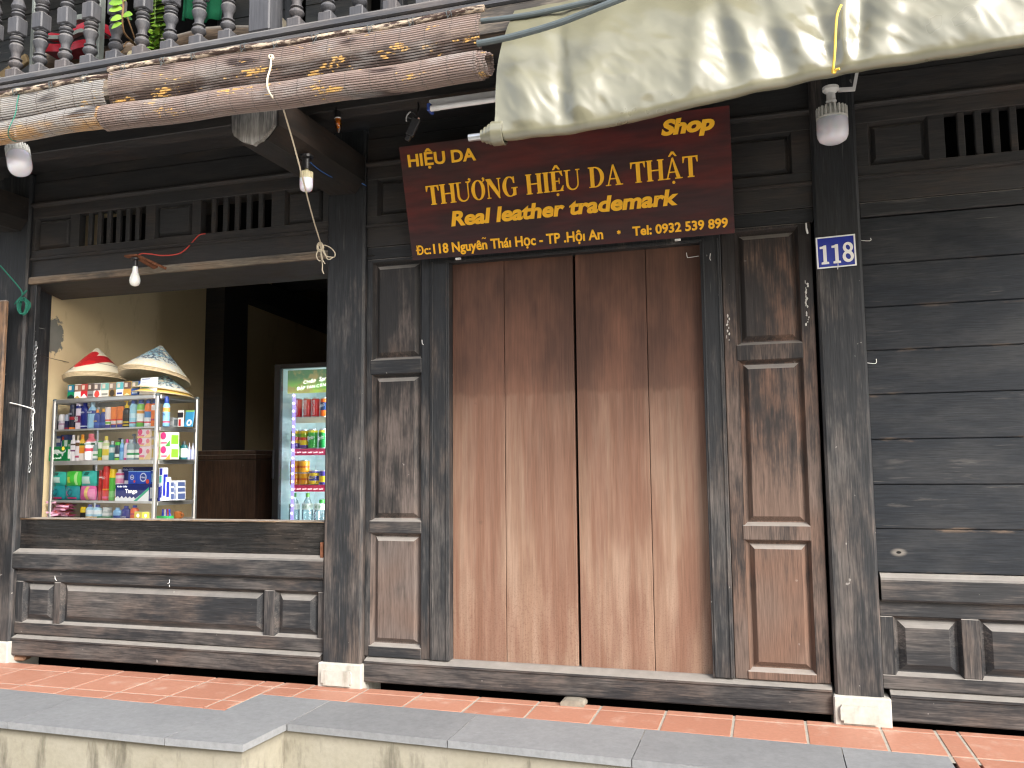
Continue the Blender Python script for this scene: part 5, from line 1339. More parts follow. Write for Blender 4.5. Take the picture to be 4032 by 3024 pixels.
for i, (x0, x1) in enumerate(((1940, 1984), (1986, 2030))):
    b('dropper_bottle', ('left', 'right')[i]+' of two pale dropper bottles at the end of the second shelf', 'dropper bottle', (x0, x1, 205, 420), Z2, .17, B2, 'dropper', '#a9aed4', '#c8cce0', flat=1)
# third shelf
def padpack(x0, x1, yt, yb, label, face, strips, z, back=.05, discs=()):
    return pack('pad_pack', label, 'pad pack', (x0, x1, yt, yb), Z2, back, z, .075, face, strips=strips, discs=discs, soft=1)
lowz = []
for x0, x1, lab, fc in ((172, 376, 'dark teal pad pack, bottom left of the third shelf', '#12949c'), (378, 566, 'dark teal pad pack, second at the bottom of the third shelf', '#109098'), (570, 782, 'pink pad pack at the bottom of the third shelf', '#ee6fae')):
    st = [(.25, .08, .85, .2, '#e8488a'), ([(.26, .3), (.36, .3), (.42, .8), (.32, .86), (.25, .6)], '#e0458c')] if fc != '#ee6fae' else [(.42, .05, .62, .95, '#f2d888'), (.66, .1, .95, .8, '#f59ac6')]
    o = padpack(x0, x1, 768, 955, lab, fc, st, B3, discs=[(.52, .52, .17, '#0b6a78')] if fc != '#ee6fae' else []); lowz.append(max(v.co.z for v in o.data.vertices)+B3)
padpack(190, 385, 588, 768, 'pale teal pad pack, upper left of the third shelf', '#3cc4b4', [(.1, .2, .75, .6, '#d8f2ea'), (.3, .72, .6, .92, '#1a6a5c')], lowz[0])
padpack(390, 590, 578, 768, 'bright green pad pack, upper row of the third shelf', '#4cd040', [(.68, .05, .82, .95, '#b8f09a'), (.22, .2, .42, .6, '#e2e84c')], lowz[1])
padpack(586, 786, 572, 768, 'pale teal pad pack, third in the upper row of the third shelf', '#38c2b2', [(.12, .15, .7, .62, '#d4f0e8'), (.3, .7, .6, .92, '#1a6a5c')], lowz[2])
b('spray_can', 'short red spray can on the third shelf', 'spray can', (784, 838, 562, 955), Z2, K+.01, B3, 'can', '#c02f2c', '#a82826', [(.74, .78, '#f0e4e0')], flat=1, grp='s')
b('spray_can', 'tall red spray can on the third shelf', 'spray can', (840, 922, 508, 955), Z2, K, B3, 'can', '#d2302a', '#c42a26', [(.30, .34, '#f0a03a'), (.06, .12, '#e05a8a')], flat=1, text=('GO', .62, .07, '#f4e4e0'))
b('spray_can', 'green spray can with yellow top on the third shelf', 'spray can', (925, 1012, 545, 955), Z2, K+.02, B3, 'can', '#5cc04a', '#f4d21e', [(.72, .82, '#f4d21e'), (.1, .3, '#86d27a')], flat=1)
b('powder_bottle', 'white powder bottle at the bottom beside the navy tissue box', 'powder', (1002, 1070, 752, 955), Z2, K-.012, B3, 'square', '#f2f0ea', '#f6f4f0', [(.1, .3, '#f0a84a')], flat=.7)
o = pack('tissue_box', 'navy tissue box reading Tango with a white and green corner', 'tissue box', (1068, 1502, 742, 957), Z2, .045, B3, .075, '#13297c', strips=[([(0, 0), (1, 0), (1, .78), (.86, .55), (.60, .12), (.56, .26), (.50, .16), (.44, .28), (.38, .16), (.32, .28), (.26, .16), (.20, .30), (.14, .16), (.08, .30), (.0, .16)], '#f0f4f4'), ([(.56, 0), (.66, 0), (1, .66), (1, .84)], '#3ab890')],
     text=[('Tango', .30, .48, .66, .22, '#ffffff'), ('Khăn Giấy', .06, .82, .36, .09, '#dfe6f4')])
tz = B3+.001+max(v.co.z for v in o.data.vertices)
b('powder_bottle', 'white and pink powder bottle standing on the lower bottles left of the blue boxes', 'powder', (1012, 1112, 545, 745), Z2, .06, tz-.004, 'square', '#f2e4ea', '#f6eef2', [(.1, .4, '#ee9ac0'), (.6, .75, '#c84a7a')], flat=.7)
pack('tissue_box', 'navy tissue box standing behind the two bright blue tissue packs', 'tissue box', (1140, 1504, 522, 742), Z2, .10, tz, .06, '#162a70', strips=[(0, 0, .45, .2, '#e8eef0')], text=[('Khăn Giấy', .05, .80, .42, .10, '#aab6d8')])
for i, (x0, x1) in enumerate(((1212, 1316), (1318, 1500))):
    pack('tissue_pack', ('narrow', 'wide')[i]+' bright blue tissue pack on top of the navy box', 'tissues', (x0, x1, 570, 738), Z2, .05, tz, .05, '#1f52c4', strips=[(0, .93, 1, 1, '#8ab8e8')], discs=[(.5, .52, .24, '#dfe8f8'), (.5, .52, .18, '#24489c'), (.82, .2, .12, '#e8503c')], text=[('Pulppy', .32, .47, .68, .12, '#f0f4ff')])
for i, (x0, x1, yt, bk) in enumerate(((1592, 1646, 515, .07), (1646, 1690, 640, .09))):
    pack('pen_box', ('taller', 'shorter')[i]+' upright blue and white pen box right of the front post', 'box', (x0, x1, yt, 945), Z2, bk, B3, .04, '#e2e8f0', strips=[(.1, .0, .5, .42, '#2330a8'), (.55, .1, .9, .46, '#1f2a9a'), (.2, .55, .8, .75, '#46b0a0'), (.3, .78, .95, .98, '#2433a0')])
for i in range(3):
    for j, (x0, x1, cc) in enumerate(((1700, 1772, '#c9cbd0'), (1782, 1862, '#c2c6ce'))):
        y1 = 945-i*112
        pack('toothpaste_box', ('lowest', 'middle', 'topmost')[i]+' white toothpaste box of the '+('left', 'right')[j]+' pile on the third shelf', 'box', (x0, x1, y1-110, y1), Z2, .13+.03*j, B3+i*.034, .07, cc, strips=[(.25, .2, .45, .6, '#4a5a86'), (.6, .2, .8, .6, '#7a8ab0'), (0, .0, .12, 1, ('#2b5ac0', '#d04a4a')[(i+j) % 2])])
# bottom shelf
rnd = random.Random(4)
for i in range(9):
    x0 = 138+rnd.uniform(0, 170); wd = rnd.uniform(150, 190); y1 = 1180-(i//2)*38
    a = front(*Z2(x0+wd/2, y1), .04+.02*(i % 2))
    mb = MB(); L = .105+rnd.uniform(-.01, .02)
    mb.grid(lambda u, v: Vector(((u-.5)*L, (v-.5)*.07, .010*(1-abs(2*u-1)**3)*(1-abs(2*v-1)**3)+.004*math.sin(u*9+v*5+i))), 10, 6)
    mb.grid(lambda u, v: Vector(((u-.5)*L, (v-.5)*.07, -.006*(1-abs(2*u-1)**3)*(1-abs(2*v-1)**3)+.004*math.sin(u*9+v*5+i))), 10, 6)
    o = mb.build('sweet_packet', col(('#e87ea8', '#dc6c98', '#ea92b4')[i % 3], .3), loc=(a.x, a.y, B4+.014+(i//2)*.021), smooth=60)
    o.rotation_euler = (rnd.uniform(-.10, .2), rnd.uniform(-.12, .12), -ROT+rnd.uniform(-.3, .3))
    tag(o, 'pink foil sweet packet in the pile at the left end of the bottom shelf', 'packet', 'pink packets piled at the bottom left of the showcase')
    mb = MB(); mb.grid(lambda u, v: Vector((L*(.05+.3*u), (v-.5)*.068, .0115*(1-abs(2*(.55+.3*u)-1)**3)*(1-abs(2*v-1)**3)+.004*math.sin((.55+.3*u)*9+v*5+i)+.0012)), 5, 5); mb.build('print', col('#e4563c', .35), o, world=False, smooth=60)
    mb = MB(); mb.face([(-L/2, -.0352, -.006), (L/2, -.0352, -.006), (L/2, -.0352, .006), (-L/2, -.0352, .006)]); mb.build('seam', col('#f0b4cc', .35), o, world=False, smooth=0)
b('glue_bottle', 'small black bottle with yellow cap on the bottom shelf', 'bottle', (552, 622, 1040, 1185), Z2, K, B4, 'can', '#18181a', '#f2d22c', [(.5, .82, '#f2d22c')], flat=.9)
b('lotion_bottle', 'short white and blue spray bottle, left of a pair on the bottom shelf', 'lotion', (626, 718, 1012, 1190), Z2, K, B4, 'lotion', '#b4e0f2', '#4a56b8', [(.0, .14, '#e6c890'), (.3, .6, '#ecf6fa')], flat=.8)
b('lotion_bottle', 'short white and blue spray bottle, right of a pair on the bottom shelf', 'lotion', (720, 822, 1012, 1190), Z2, K, B4, 'lotion', '#b0def2', '#4a56b8', [(.0, .14, '#e6c890'), (.3, .6, '#ecf6fa')], flat=.8)
b('cream_jar', 'small clear jar with white label on the bottom shelf', 'jar', (846, 952, 1058, 1188), Z2, K+.02, B4+.006, 'jar', '#c0ccc8', '#dfe4e0', [(.2, .45, '#eef0ee')], flat=1)
pack('tray', 'shallow green tray under the clear jar', 'tray', (815, 972, 1168, 1195), Z2, K+.01, B4, .06, '#2c8a5a')
b('lotion_bottle', 'short pale blue lotion bottle on the bottom shelf', 'lotion', (975, 1088, 1050, 1195), Z2, K, B4, 'lotion', '#84bce6', '#9ac6e8', [(.1, .3, '#26489c')], flat=.6)
b('lotion_bottle', 'short navy lotion bottle on the bottom shelf', 'lotion', (1086, 1202, 1025, 1195), Z2, K, B4, 'lotion', '#242c8c', '#28309a', [], flat=.6, text=('NIVEA', .12, .10, '#f0f2ff'))
b('lotion_bottle', 'short orange bottle with blue cap on the bottom shelf', 'lotion', (1204, 1306, 1015, 1195), Z2, K, B4, 'lotion', '#ee6a2a', '#2b44b0', [(.3, .45, '#c8485a')], flat=.8)
pack('tissue_pack', 'yellow and white tissue packs at the right end of the bottom shelf', 'tissues', (1282, 1482, 1092, 1195), Z2, K-.008, B4, .04, '#f0e6a0', strips=[(.02, .1, .48, .9, '#eedc4c'), (.52, .1, .98, .9, '#eedc4c')], discs=[(.26, .5, .09, '#fbf6e0'), (.76, .5, .09, '#fbf6e0')])
tr = pack('tray', 'green tray holding blue pens right of the front post', 'tray', (1580, 1742, 1168, 1205), Z2, .12, B4, .07, '#3fb060')
for i in range(7):
    a = front(*Z2(1610+i*19, 1165), .12); mb = MB(); mb.tube([(0, 0, 0), (rnd.uniform(-.012, .012), rnd.uniform(-.01, .01), .045)], .0035, 7)
    o = mb.build('pen', col(('#2a3cae', '#3a4cc0', '#e4e6ee', '#2a3cae', '#b83a3a')[i % 5], .3), loc=(a.x, a.y, B4+.012)); tag(o, ('red pen' if i == 4 else 'white pen' if i == 2 else 'blue pen')+' standing in the green tray on the bottom shelf', 'pen', 'pens in the green tray')
a = front(*Z2(1815, 1195), .15); mb = MB(); mb.lathe([(.020, 0), (.023, .004), (.024, .042), (.022, .043), (.021, .006), (.001, .005)], seg=18)
o = mb.build('mug', col('#8a5228', .3), loc=(a.x, a.y, B4), smooth=40); tag(o, 'brown mug at the right end of the bottom shelf', 'mug')
mb = MB(); mb.tube([(.023, 0, .034), (.034, 0, .032), (.040, 0, .022), (.034, 0, .010), (.023, 0, .010)], .004, 7); mb.build('handle', col('#8a5228', .3), o, world=False)

# ---- on top of the showcase: cigarette packs, a notice card, conical hats
cigs = [('#12875a', '#2b6f86', '#1d2d2a', 'green pack with a sea picture'), ('#f0ece4', '#8a6a58', '#c8a85c', 'white pack with a gold arrow'), ('#cc2430', '#a5443c', '#f0ece8', 'red and white chevron pack'), ('#8c8a88', '#5a4a40', '#5c5452', 'grey pack with dark label'), ('#eeeae4', '#6a5e5c', '#d84a40', 'white pack with a red oval'),
        ('#dcd8cc', '#6fa8a0', '#8a8a80', 'cream pack with a teal picture'), ('#9a7a3c', '#8a7a6a', '#3c3020', 'gold pack with dark disc'), ('#e8e8ee', '#5ab0b4', '#2a3f8c', 'white and blue pack with a beach picture'), ('#c89a44', '#6a5244', '#e8d8a0', 'gold pack with brown picture'), ('#1f4f9a', '#7c7c60', '#cfe0f2', 'blue pack with pale swoosh')]
cx0 = [405, 487, 577, 663, 742, 838, 940, 1035, 1128, 1232]; cx1 = [495, 577, 663, 742, 832, 938, 1028, 1126, 1226, 1322]
for i, (lo, hi, ac, lab) in enumerate(cigs):
    yb = 758-3.4*i
    st = [(0, .47, 1, .97, hi), (.15, .6, .55, .9, '#cfc0b0'), (0, .0, 1, .45, lo)]
    if i in (0, 2): st.append(([(0, .12 if i == 0 else .0), (.5, .30), (1, .12 if i == 0 else .0), (1, 0), (0, 0)], ac))
    elif i in (1, 8): st.append(([(.1, 0), (.5, .18), (.9, 0)], ac))
    else: st.append((.12, .10, .88, .24, ac))
    pack('cigarette_pack', lab+' in the row on top of the showcase', 'cigarettes', (cx0[i], cx1[i], yb-178, yb), Z1, .018, ZT+.004, .022, lo, strips=st, discs=[(.5, .22, .36, ac)] if i in (4, 6) else [], grp='cigarette packs in a row on the showcase')
pack('notice_card', 'white card standing at the right end of the cigarette packs', 'card', (1322, 1535, 508, 725), Z1, .014, ZT+.004, .012, '#eef0f2', strips=[(.1, .88, .6, .94, '#7a8ab4'), (.12, .70, .45, .74, '#b8c0cc'), (.12, .36, .58, .42, '#4a9a78')], lean=-.10)
HG = 'conical straw hats stacked on the showcase'
def hat_mat(name, kind, rh):
    k = NT(name); tc = k.n('TexCoord').outputs['Object']; x, y, z = k.sep(tc)[:3]
    ang = k.math('ARCTAN2', x, k.math('MULTIPLY', y, -1)); r = k.math('SQRT', k.math('ADD', k.math('MULTIPLY', x, x), k.math('MULTIPLY', y, y)))
    weave = k.math('SINE', k.math('MULTIPLY', r, 900)); base = k.mul((.74, .68, .52), k.grey(k.ramp(weave, -1, 1, .92, 1.04)))
    if kind == 'flower':
        s_ = k.math('DIVIDE', x, rh[0]); t_ = k.math('DIVIDE', z, rh[1]); fr = k.step(y, .09, .04)
        def ellipse(cx, cy, a, b2, deg):
            """ellipse on the flattened front of the cone, in units of the rim radius and the height"""
            cx, cy = (cx-745)/372, (565-cy)/423; a, b2 = a/372, b2/372; co, si = math.cos(R_(-deg)), math.sin(R_(-deg))
            dx = k.math('SUBTRACT', s_, cx); dy = k.math('SUBTRACT', t_, cy)
            u_ = k.math('ADD', k.math('MULTIPLY', dx, co), k.math('MULTIPLY', dy, si)); v_ = k.math('SUBTRACT', k.math('MULTIPLY', dy, co), k.math('MULTIPLY', dx, si))
            e = k.math('ADD', k.math('POWER', k.math('DIVIDE', u_, a), 2), k.math('POWER', k.math('DIVIDE', v_, b2), 2))
            return k.math('MULTIPLY', k.step(e, 1.06, .94), fr)
        pet = None; n = k.noise(tc, 60, 4)
        c = base
        for i, q in enumerate(((545, 405, 205, 66, -43), (650, 345, 100, 72, -62), (757, 305, 88, 76, -40), (872, 365, 112, 70, -25), (775, 425, 125, 40, -8))):
            m = ellipse(*q); f_ = .72+.28*((i*2) % 3)/2
            c = k.mix(m, c, k.mix(n, (.46*f_, .010, .016), (.80*f_, .030, .036)))
        for q in ((605, 452, 40, 40, 0),): c = k.mix(ellipse(*q), c, (.02, .02, .02))
        for q in ((540, 510, 62, 5, -12), (650, 500, 60, 4, 8), (985, 432, 80, 4, 10), (1090, 405, 60, 4, -25)): c = k.mix(k.math('MULTIPLY', ellipse(*q), .8), c, (.06, .06, .055))
    else:
        n = k.noise(k.scale(tc, (1, 1, 2.5)), 26, 5, .65, .5); n2 = k.noise(tc, 60, 4)
        m = k.math('MULTIPLY', k.step(n, .40, .45), k.math('MULTIPLY', k.step(r, .155, .140), k.step(r, .012, .024)))
        c = k.mix(m, base, k.mix(k.step(n2, .45, .55), (.10, .13, .18), (.30, .52, .60)))
        m2 = k.math('MULTIPLY', k.step(k.noise(k.scale(tc, (1, 1, 3)), 48, 3), .60, .63), k.math('MULTIPLY', k.step(r, .115, .105), k.step(r, .045, .055))); c = k.mix(m2, c, (.015, .02, .03))
        c = k.mix(k.math('MULTIPLY', k.step(r, .105, .12), k.step(n2, .50, .53)), c, (.62, .66, .62))
    return k.fin(c, .45, .4)
M_STRAW = simple('pale_straw_rim', (.62, .50, .32), .6, .3, .15, sc=80)
def hat(label, c, R0, H0, mat, tilt=(0, 0, 0), rims=1, kind='hat'):
    mb = MB(); pr = [(R0, 0), (R0*.66, H0*.36), (R0*.33, H0*.70), (R0*.05, H0*.985), (.001, H0)]
    n = 36; rings = [[mb.bm.verts.new((r*math.cos(2*math.pi*k/n), r*math.sin(2*math.pi*k/n), z)) for k in range(n)] for r, z in pr]
    for a, b2 in zip(rings, rings[1:]):
        for k in range(n): mb.bm.faces.new((a[k], a[(k+1) % n], b2[(k+1) % n], b2[k]))
    o = mb.build('conical_hat', mat, loc=c, smooth=60); o.rotation_euler = tilt; tag(o, label, 'hat', HG)
    md = o.modifiers.new('thickness', 'SOLIDIFY'); md.thickness = .003
    mb = MB()
    for i in range(rims): mb.tube([(R0*(1.0-.0*i)*math.cos(2*math.pi*k/40), R0*math.sin(2*math.pi*k/40), -.004*i) for k in range(41)], .0032, 6, cap=False)
    mb.build('rim', M_STRAW, o, world=False); return o
h1 = front(*Z1(752, 545), .17); h1.z = front(*Z1(752, 560), .17).z-.026
PLAIN = simple('plain_straw', (.70, .63, .46), .5, .4, .08, sc=60)
pxr = lambda px, p: px*(p-CAM).dot(_f)/F_PX
RR = pxr(118, h1); H1 = RR*1.02
HF = hat_mat('painted_flower_hat', 'flower', (RR, H1)); HS = hat_mat('painted_street_hat', 'street', (1, 1))
hat('cream conical hat painted with a big red flower, uppermost of the left pile', h1+Vector((0, 0, .030)), RR, H1, HF, (R_(-5), R_(-4), 0))
for i in range(3): hat('plain conical hat under the red flower hat', h1+Vector((.003*i, 0, .022-.008*i)), RR*.995, H1, PLAIN, (R_(-5), R_(-4+.5*i), 0))
h2 = front(*Z1(1512, 540), .15); h2.z = front(*Z1(1512, 520), .15).z-.022; R2 = pxr(133, h2)
hat('conical hat painted with a blue grey street scene, uppermost of the right pile', h2+Vector((0, 0, .022)), R2, R2*.93, HS, (R_(-12), R_(3), 0))
for i in range(3): hat('plain conical hat under the street scene hat', h2+Vector((.003*i, 0, .014-.008*i)), R2*.995, R2*.93, PLAIN, (R_(-12), R_(3-.6*i), 0))
h3 = front(*Z1(1620, 740), .16); h3.z = ZT+.022; R3 = pxr(112, h3)
hat('conical hat with a grey boat scene, lower in the right pile', h3+Vector((0, 0, .010)), R3, R3*.62, HS, (R_(-6), R_(4), R_(0)))
hat('yellow banded conical hat at the bottom of the right pile', h3+Vector((.006, -.002, -.010)), R3*1.02, R3*.60, simple('yellow_straw', (.72, .50, .12), .5, .4, .1), (R_(-3), R_(4), 0))

# ================================================================== DRINKS FRIDGE
FYD = 1.42
def Zf(x, y): return (1060+x*.42208, 1380+y*.42190)
f0 = P(*Zf(48, 130), FYD); f1 = P(*Zf(80, 1590), FYD)
FX0 = f0.x; FX1 = FX0+.62; FT = f0.z
FR = empty('drinks_fridge', ((FX0+FX1)/2, FYD+.3, 0), 'tall glass door drinks fridge lit by a strip of white LEDs', 'fridge')
fx = lambda px: P(*Zf(px, 800), FYD).x
zf = lambda py: P(*Zf(300, py), FYD).z
M_FB = simple('fridge_black', (.03, .03, .032), .3, .5, .05)
mb = MB(); mb.box(FX0, fx(92), FYD, FYD+.045, .10, FT, .004); mb.box(FX1-.05, FX1, FYD, FYD+.045, .10, FT, .004); mb.box(fx(92), FX1-.05, FYD, FYD+.045, FT-.035, FT, .004); mb.box(fx(92), FX1-.05, FYD, FYD+.045, .10, .16, .004)
part(mb, 'door_frame', M_FB, FR, smooth=0)
mb = MB(); mb.box(FX0+.005, FX0+.03, FYD+.05, FYD+.60, .08, FT-.005); mb.box(FX1-.03, FX1-.005, FYD+.05, FYD+.60, .08, FT-.005); mb.box(FX0+.005, FX1-.005, FYD+.57, FYD+.60, .08, FT-.005); mb.box(FX0+.005, FX1-.005, FYD+.05, FYD+.60, FT-.03, FT-.005); mb.box(FX0+.005, FX1-.005, FYD+.05, FYD+.60, .08, .14)
part(mb, 'cabinet', simple('fridge_white', (.52, .68, .68), .4, .5, .03), FR, smooth=0)
mb = MB(); mb.box(FX0+.006, FX0+.018, FYD-.02, FYD, zf(1195), zf(925), .004); part(mb, 'handle', M_FB, FR, smooth=0)
mb = MB(); mb.box(fx(178), fx(204), FYD+.050, FYD+.056, .30, zf(395)); part(mb, 'led_strip', emit('violet_led_strip', (.34, .28, .75), .5), FR, smooth=0)
M_LED = emit('white_led', (.92, .90, 1.0), 5)
for i in range(22):
    z = zf(412)-.0345*1.0*i*(zf(412)-zf(1525))/(15*.0345)
    if z < .3: break
    mb = MB(); mb.lathe([(.0066, 0), (.0066, .003), (.002, .005)], Matrix.Translation((fx(190), FYD+.050, z)) @ Matrix.Rotation(R_(90), 4, 'X'), 10); part(mb, 'led', M_LED, FR)
# header picture panel
def hdr_mat():
    k = NT('fridge_header_print'); p = k.pos(0); x, y, z = k.sep(p)[:3]
    c = k.mix(k.step(z, zf(330), zf(240)), (.20, .50, .10), (.07, .22, .12)); c = k.mix(k.step(z, zf(375), zf(345)), (.42, .62, .10), c)
    n = k.noise(p, 14, 4); c = k.mix(k.math('MULTIPLY', k.step(n, .45, .65), .8), c, (.42, .32, .14))
    return k.fin(c, .3, .5, Emission_Color=c, Emission_Strength=.22)
mb = MB(); mb.box(fx(128), FX1-.055, FYD+.052, FYD+.056, zf(392), FT-.045); part(mb, 'header_panel', hdr_mat(), FR, smooth=0)
M_WPR = emit('glowing_white_print', (.9, .95, .88), .9)  # glow added so header and rail print reads in the dim shop
def ftext(body, a, b_, cap, name='lettering', off=.0, sh=.12, m=None, y=FYD+.0505):
    mb = MB(); A = P(*Zf(*a), y); B_ = P(*Zf(*b_), y); put_text(mb, body, A, B_, (0, 0, cap), (0, -1, 0), offset=off, shear=sh, lift=.0006); part(mb, name, m or M_WPR, FR, smooth=0)
ftext('CHỚP', (320, 312), (434, 300), .024); ftext('ĐẬP TAN CƠN', (260, 372), (528, 332), .022); ftext('Sprite', (468, 286), (580, 272), .030)
# shelves with price rails
SH = [(640, 618, 674, '#d8dcc0'), (918, 914, 978, '#e24a78'), (1258, 1256, 1320, '#e23e66')]
for i, (y0, ya, yb, cc) in enumerate(SH):
    mb = MB(); mb.box(fx(170), FX1-.04, FYD+.06, FYD+.52, zf(ya)-.006, zf(ya)-.002); part(mb, 'shelf', M_ALU, FR, smooth=0)
    mb = MB(); mb.box(fx(198), FX1-.05, FYD+.056, FYD+.059, zf(yb), zf(ya)-.001); part(mb, 'price_rail', col(cc, .4), FR, smooth=0)
    if i:
        for j in range(6): ftext('Coca-Cola', (205+52*j, ya+44), (243+52*j, ya+40), .010, name='print', off=.01, sh=.3, y=FYD+.0555)
mb = MB(); mb.face([(fx(92), FYD+.012, .16), (FX1-.05, FYD+.012, .16), (FX1-.05, FYD+.012, FT-.035), (fx(92), FYD+.012, FT-.035)]); part(mb, 'glass_door', glassy('fridge_door_glass', base=.19, rough=.06), FR, smooth=0)
la = bpy.data.lights.new('fridge_lamp', 'AREA'); la.shape = 'RECTANGLE'; la.size = .03; la.size_y = 1.1; la.energy = 4.0; la.color = (.92, .93, 1)
lo = bpy.data.objects.new('fridge_lamp', la); COL.objects.link(lo); lo.location = (FX1-.10, FYD+.075, 1.15); lo.rotation_euler = (R_(90), 0, R_(50)); attach(lo, FR)
def drink(name, label, cat, x0, x1, yt, yb, base, body, bands=(), lid='#c8ccd0', text=None, grp='drinks cans and bottles in the fridge', dy=.10, tall=True):
    a, b_ = P(*Zf(x0, yb), FYD+dy), P(*Zf(x1, yb), FYD+dy); r = (b_.x-a.x)/2; tp = P(*Zf((x0+x1)/2, yt), FYD+dy); h = tp.z-P(*Zf((x0+x1)/2, yb), FYD+dy).z
    prof = [(r*.80, 0), (r, h*.05)]; idx = [0]; mats = [col(lid, .3, metal=.7), col(body, .25)]
    cuts = sorted(set([.05, .93]+[q for bb in bands for q in bb[:2]]))
    for z0, z1 in zip(cuts, cuts[1:]):
        k = 1
        for i, bb in enumerate(bands):
            if bb[0] <= (z0+z1)/2 <= bb[1]: k = 2+i
        prof.append((r, h*z1)); idx.append(k)
    for bb in bands: mats.append(col(bb[2], .25))
    prof += [(r*.84, h*.985), (r*.84, h)]; idx += [0, 0]
    mb = MB(); mb.lathe(prof, seg=18, mats=idx); o = mb.build(name, mats, loc=((a.x+b_.x)/2, FYD+dy, base), smooth=40); tag(o, label, cat, grp)
    if text:
        mb = MB(); s_, z0, cap, cc, rot = text; n = 1
        if rot: put_text(mb, s_, (r*.3, -r*1.0, h*.12), (r*.3, -r*1.0, h*.88), (-r*.75, 0, 0), (0, -1, 0), offset=.02, shear=.2, lift=.002)
        else: put_text(mb, s_, (-r*.75, -r*1.0, h*z0), (r*.75, -r*1.0, h*(z0+.08)), (0, 0, h*cap), (0, -1, 0), offset=.02, shear=.2, lift=.002)
        mb.build('print', col(cc, .4), o, world=False, smooth=0)
    return o
s1, s2, s3 = zf(618)-.002, zf(914)-.002, zf(1256)-.002
NM = ('first', 'second', 'third')
for i, (x0, x1) in enumerate(((240, 305), (322, 388), (400, 466))):
    drink('soda_can', NM[i]+' tall red cola can from the left on the top fridge shelf', 'can', x0, x1, 432, 616, s1, '#d2202a', text=('Coca-Cola', 0, 0, '#fbf4f0', True))
drink('soda_can', 'tall orange soda can at the right of the top fridge shelf', 'can', 480, 546, 432, 616, s1, '#ef6a1e', [(.35, .75, '#123a6a')], text=('FANTA', .48, .14, '#ffffff', False))
drink('tea_can', 'yellow tea can with dark leaf, left on the second fridge shelf', 'can', 206, 280, 735, 915, s2, '#e8c81e', [(.05, .3, '#4a3a8a'), (.45, .62, '#c83a2a'), (.62, .8, '#7aa82c')])
drink('tea_can', 'yellow tea can with red label on the second fridge shelf', 'can', 290, 360, 735, 915, s2, '#ecd02a', [(.05, .2, '#6a4a9a'), (.45, .60, '#d84a34'), (.60, .8, '#9ab82c')])
drink('soda_can', 'bright green lemon soda can on the second fridge shelf', 'can', 366, 446, 730, 915, s2, '#3fae48', [(.82, .93, '#e2d83a')], text=('Sprite', .42, .2, '#ffffff', False))
drink('soda_can', 'dark green lemon soda can partly behind the column on the second fridge shelf', 'can', 464, 540, 730, 915, s2, '#14843c', [(.82, .93, '#e2d83a')], text=('Sprite', .42, .2, '#ffffff', False))
gz = s3+(zf(1140)-zf(1255))
for i, (x0, x1) in enumerate(((200, 280), (284, 370))):
    drink('energy_can', 'gold energy drink can, '+('left', 'right')[i]+' of the lower pair on the third fridge shelf', 'can', x0, x1, 1140, 1256, s3, '#e0a01e', [(.4, .55, '#c8641a')])
    drink('energy_can', 'gold energy drink can, '+('left', 'right')[i]+' of the upper pair on the third fridge shelf', 'can', x0, x1, 1022, 1140, gz, '#e2a422', [(.4, .55, '#c8641a')])
drink('fruit_can', 'yellow and purple fruit drink can on the third fridge shelf', 'can', 378, 462, 1118, 1256, s3, '#e8cc3a', [(.3, .62, '#4a4696'), (.82, .93, '#4a4696')], text=('SUZU', .40, .16, '#f0e0a0', False))
drink('fruit_can', 'purple and yellow fruit drink can half behind the column on the third fridge shelf', 'can', 472, 556, 1118, 1256, s3, '#524a9a', [(.2, .62, '#e8c83a')])
def water(label, x0, x1, yt, base_z, capc, band):
    a, b_ = P(*Zf(x0, 1500), FYD+.10), P(*Zf(x1, 1500), FYD+.10); r = (b_.x-a.x)/2; zt = P(*Zf(x0, yt), FYD+.10).z; h = zt-base_z
    mb = MB(); mb.lathe([(r*.9, 0), (r, .01), (r*.93, h*.12), (r, h*.20), (r*.94, h*.30), (r, h*.36), (r, h*.60), (r*.92, h*.66), (r*.6, h*.82), (r*.30, h*.88), (r*.30, h*.92)], seg=18); o = mb.build('water_bottle', M_CLEAR, loc=((a.x+b_.x)/2, FYD+.10, base_z), smooth=50); tag(o, label, 'bottle', 'drinks cans and bottles in the fridge')
    mb = MB(); mb.lathe([(r*.36, h*.90), (r*.36, h*.99), (r*.30, h)], seg=14); mb.build('cap', col(capc, .4), o, world=False)
    zl = P(*Zf(300, 1482), FYD+.10).z-base_z; zh = P(*Zf(300, 1428), FYD+.10).z-base_z
    mb = MB(); mb.lathe([(r*1.012, zl), (r*1.012, zh)], seg=18); mb.build('label_band', col('#dfeee0', .4), o, world=False)
    for t in (-.25, .25):
        mb = MB()
        for k in range(5): 
            q = 2*math.pi*k/5; c_ = Vector((r*1.0*math.sin(t), -r*1.03*math.cos(t), (zl+zh)/2)); mb.face([c_, c_+Vector((.009*math.cos(q-.25), -.0003*k, .009*math.sin(q-.25))), c_+Vector((.012*math.cos(q), -.0003*k, .012*math.sin(q))), c_+Vector((.009*math.cos(q+.25), -.0003*k, .009*math.sin(q+.25)))])
        mb.build('print', col('#2c9a4a', .4), o, world=False, smooth=0)
wz = zf(1590)-.10
water('clear water bottle with green cap, left on the lowest visible fridge shelf', 190, 278, 1330, wz, '#4aa63c', 0)
water('clear water bottle with green cap, right on the lowest visible fridge shelf', 312, 402, 1330, wz, '#6ab84a', 0)
water('large clear water jug half behind the column in the fridge', 424, 560, 1390, wz, '#3c9a3c', 0)
mb = MB(); mb.box(fx(170), FX1-.04, FYD+.06, FYD+.52, wz-.008, wz-.001); part(mb, 'shelf', M_ALU, FR, smooth=0)

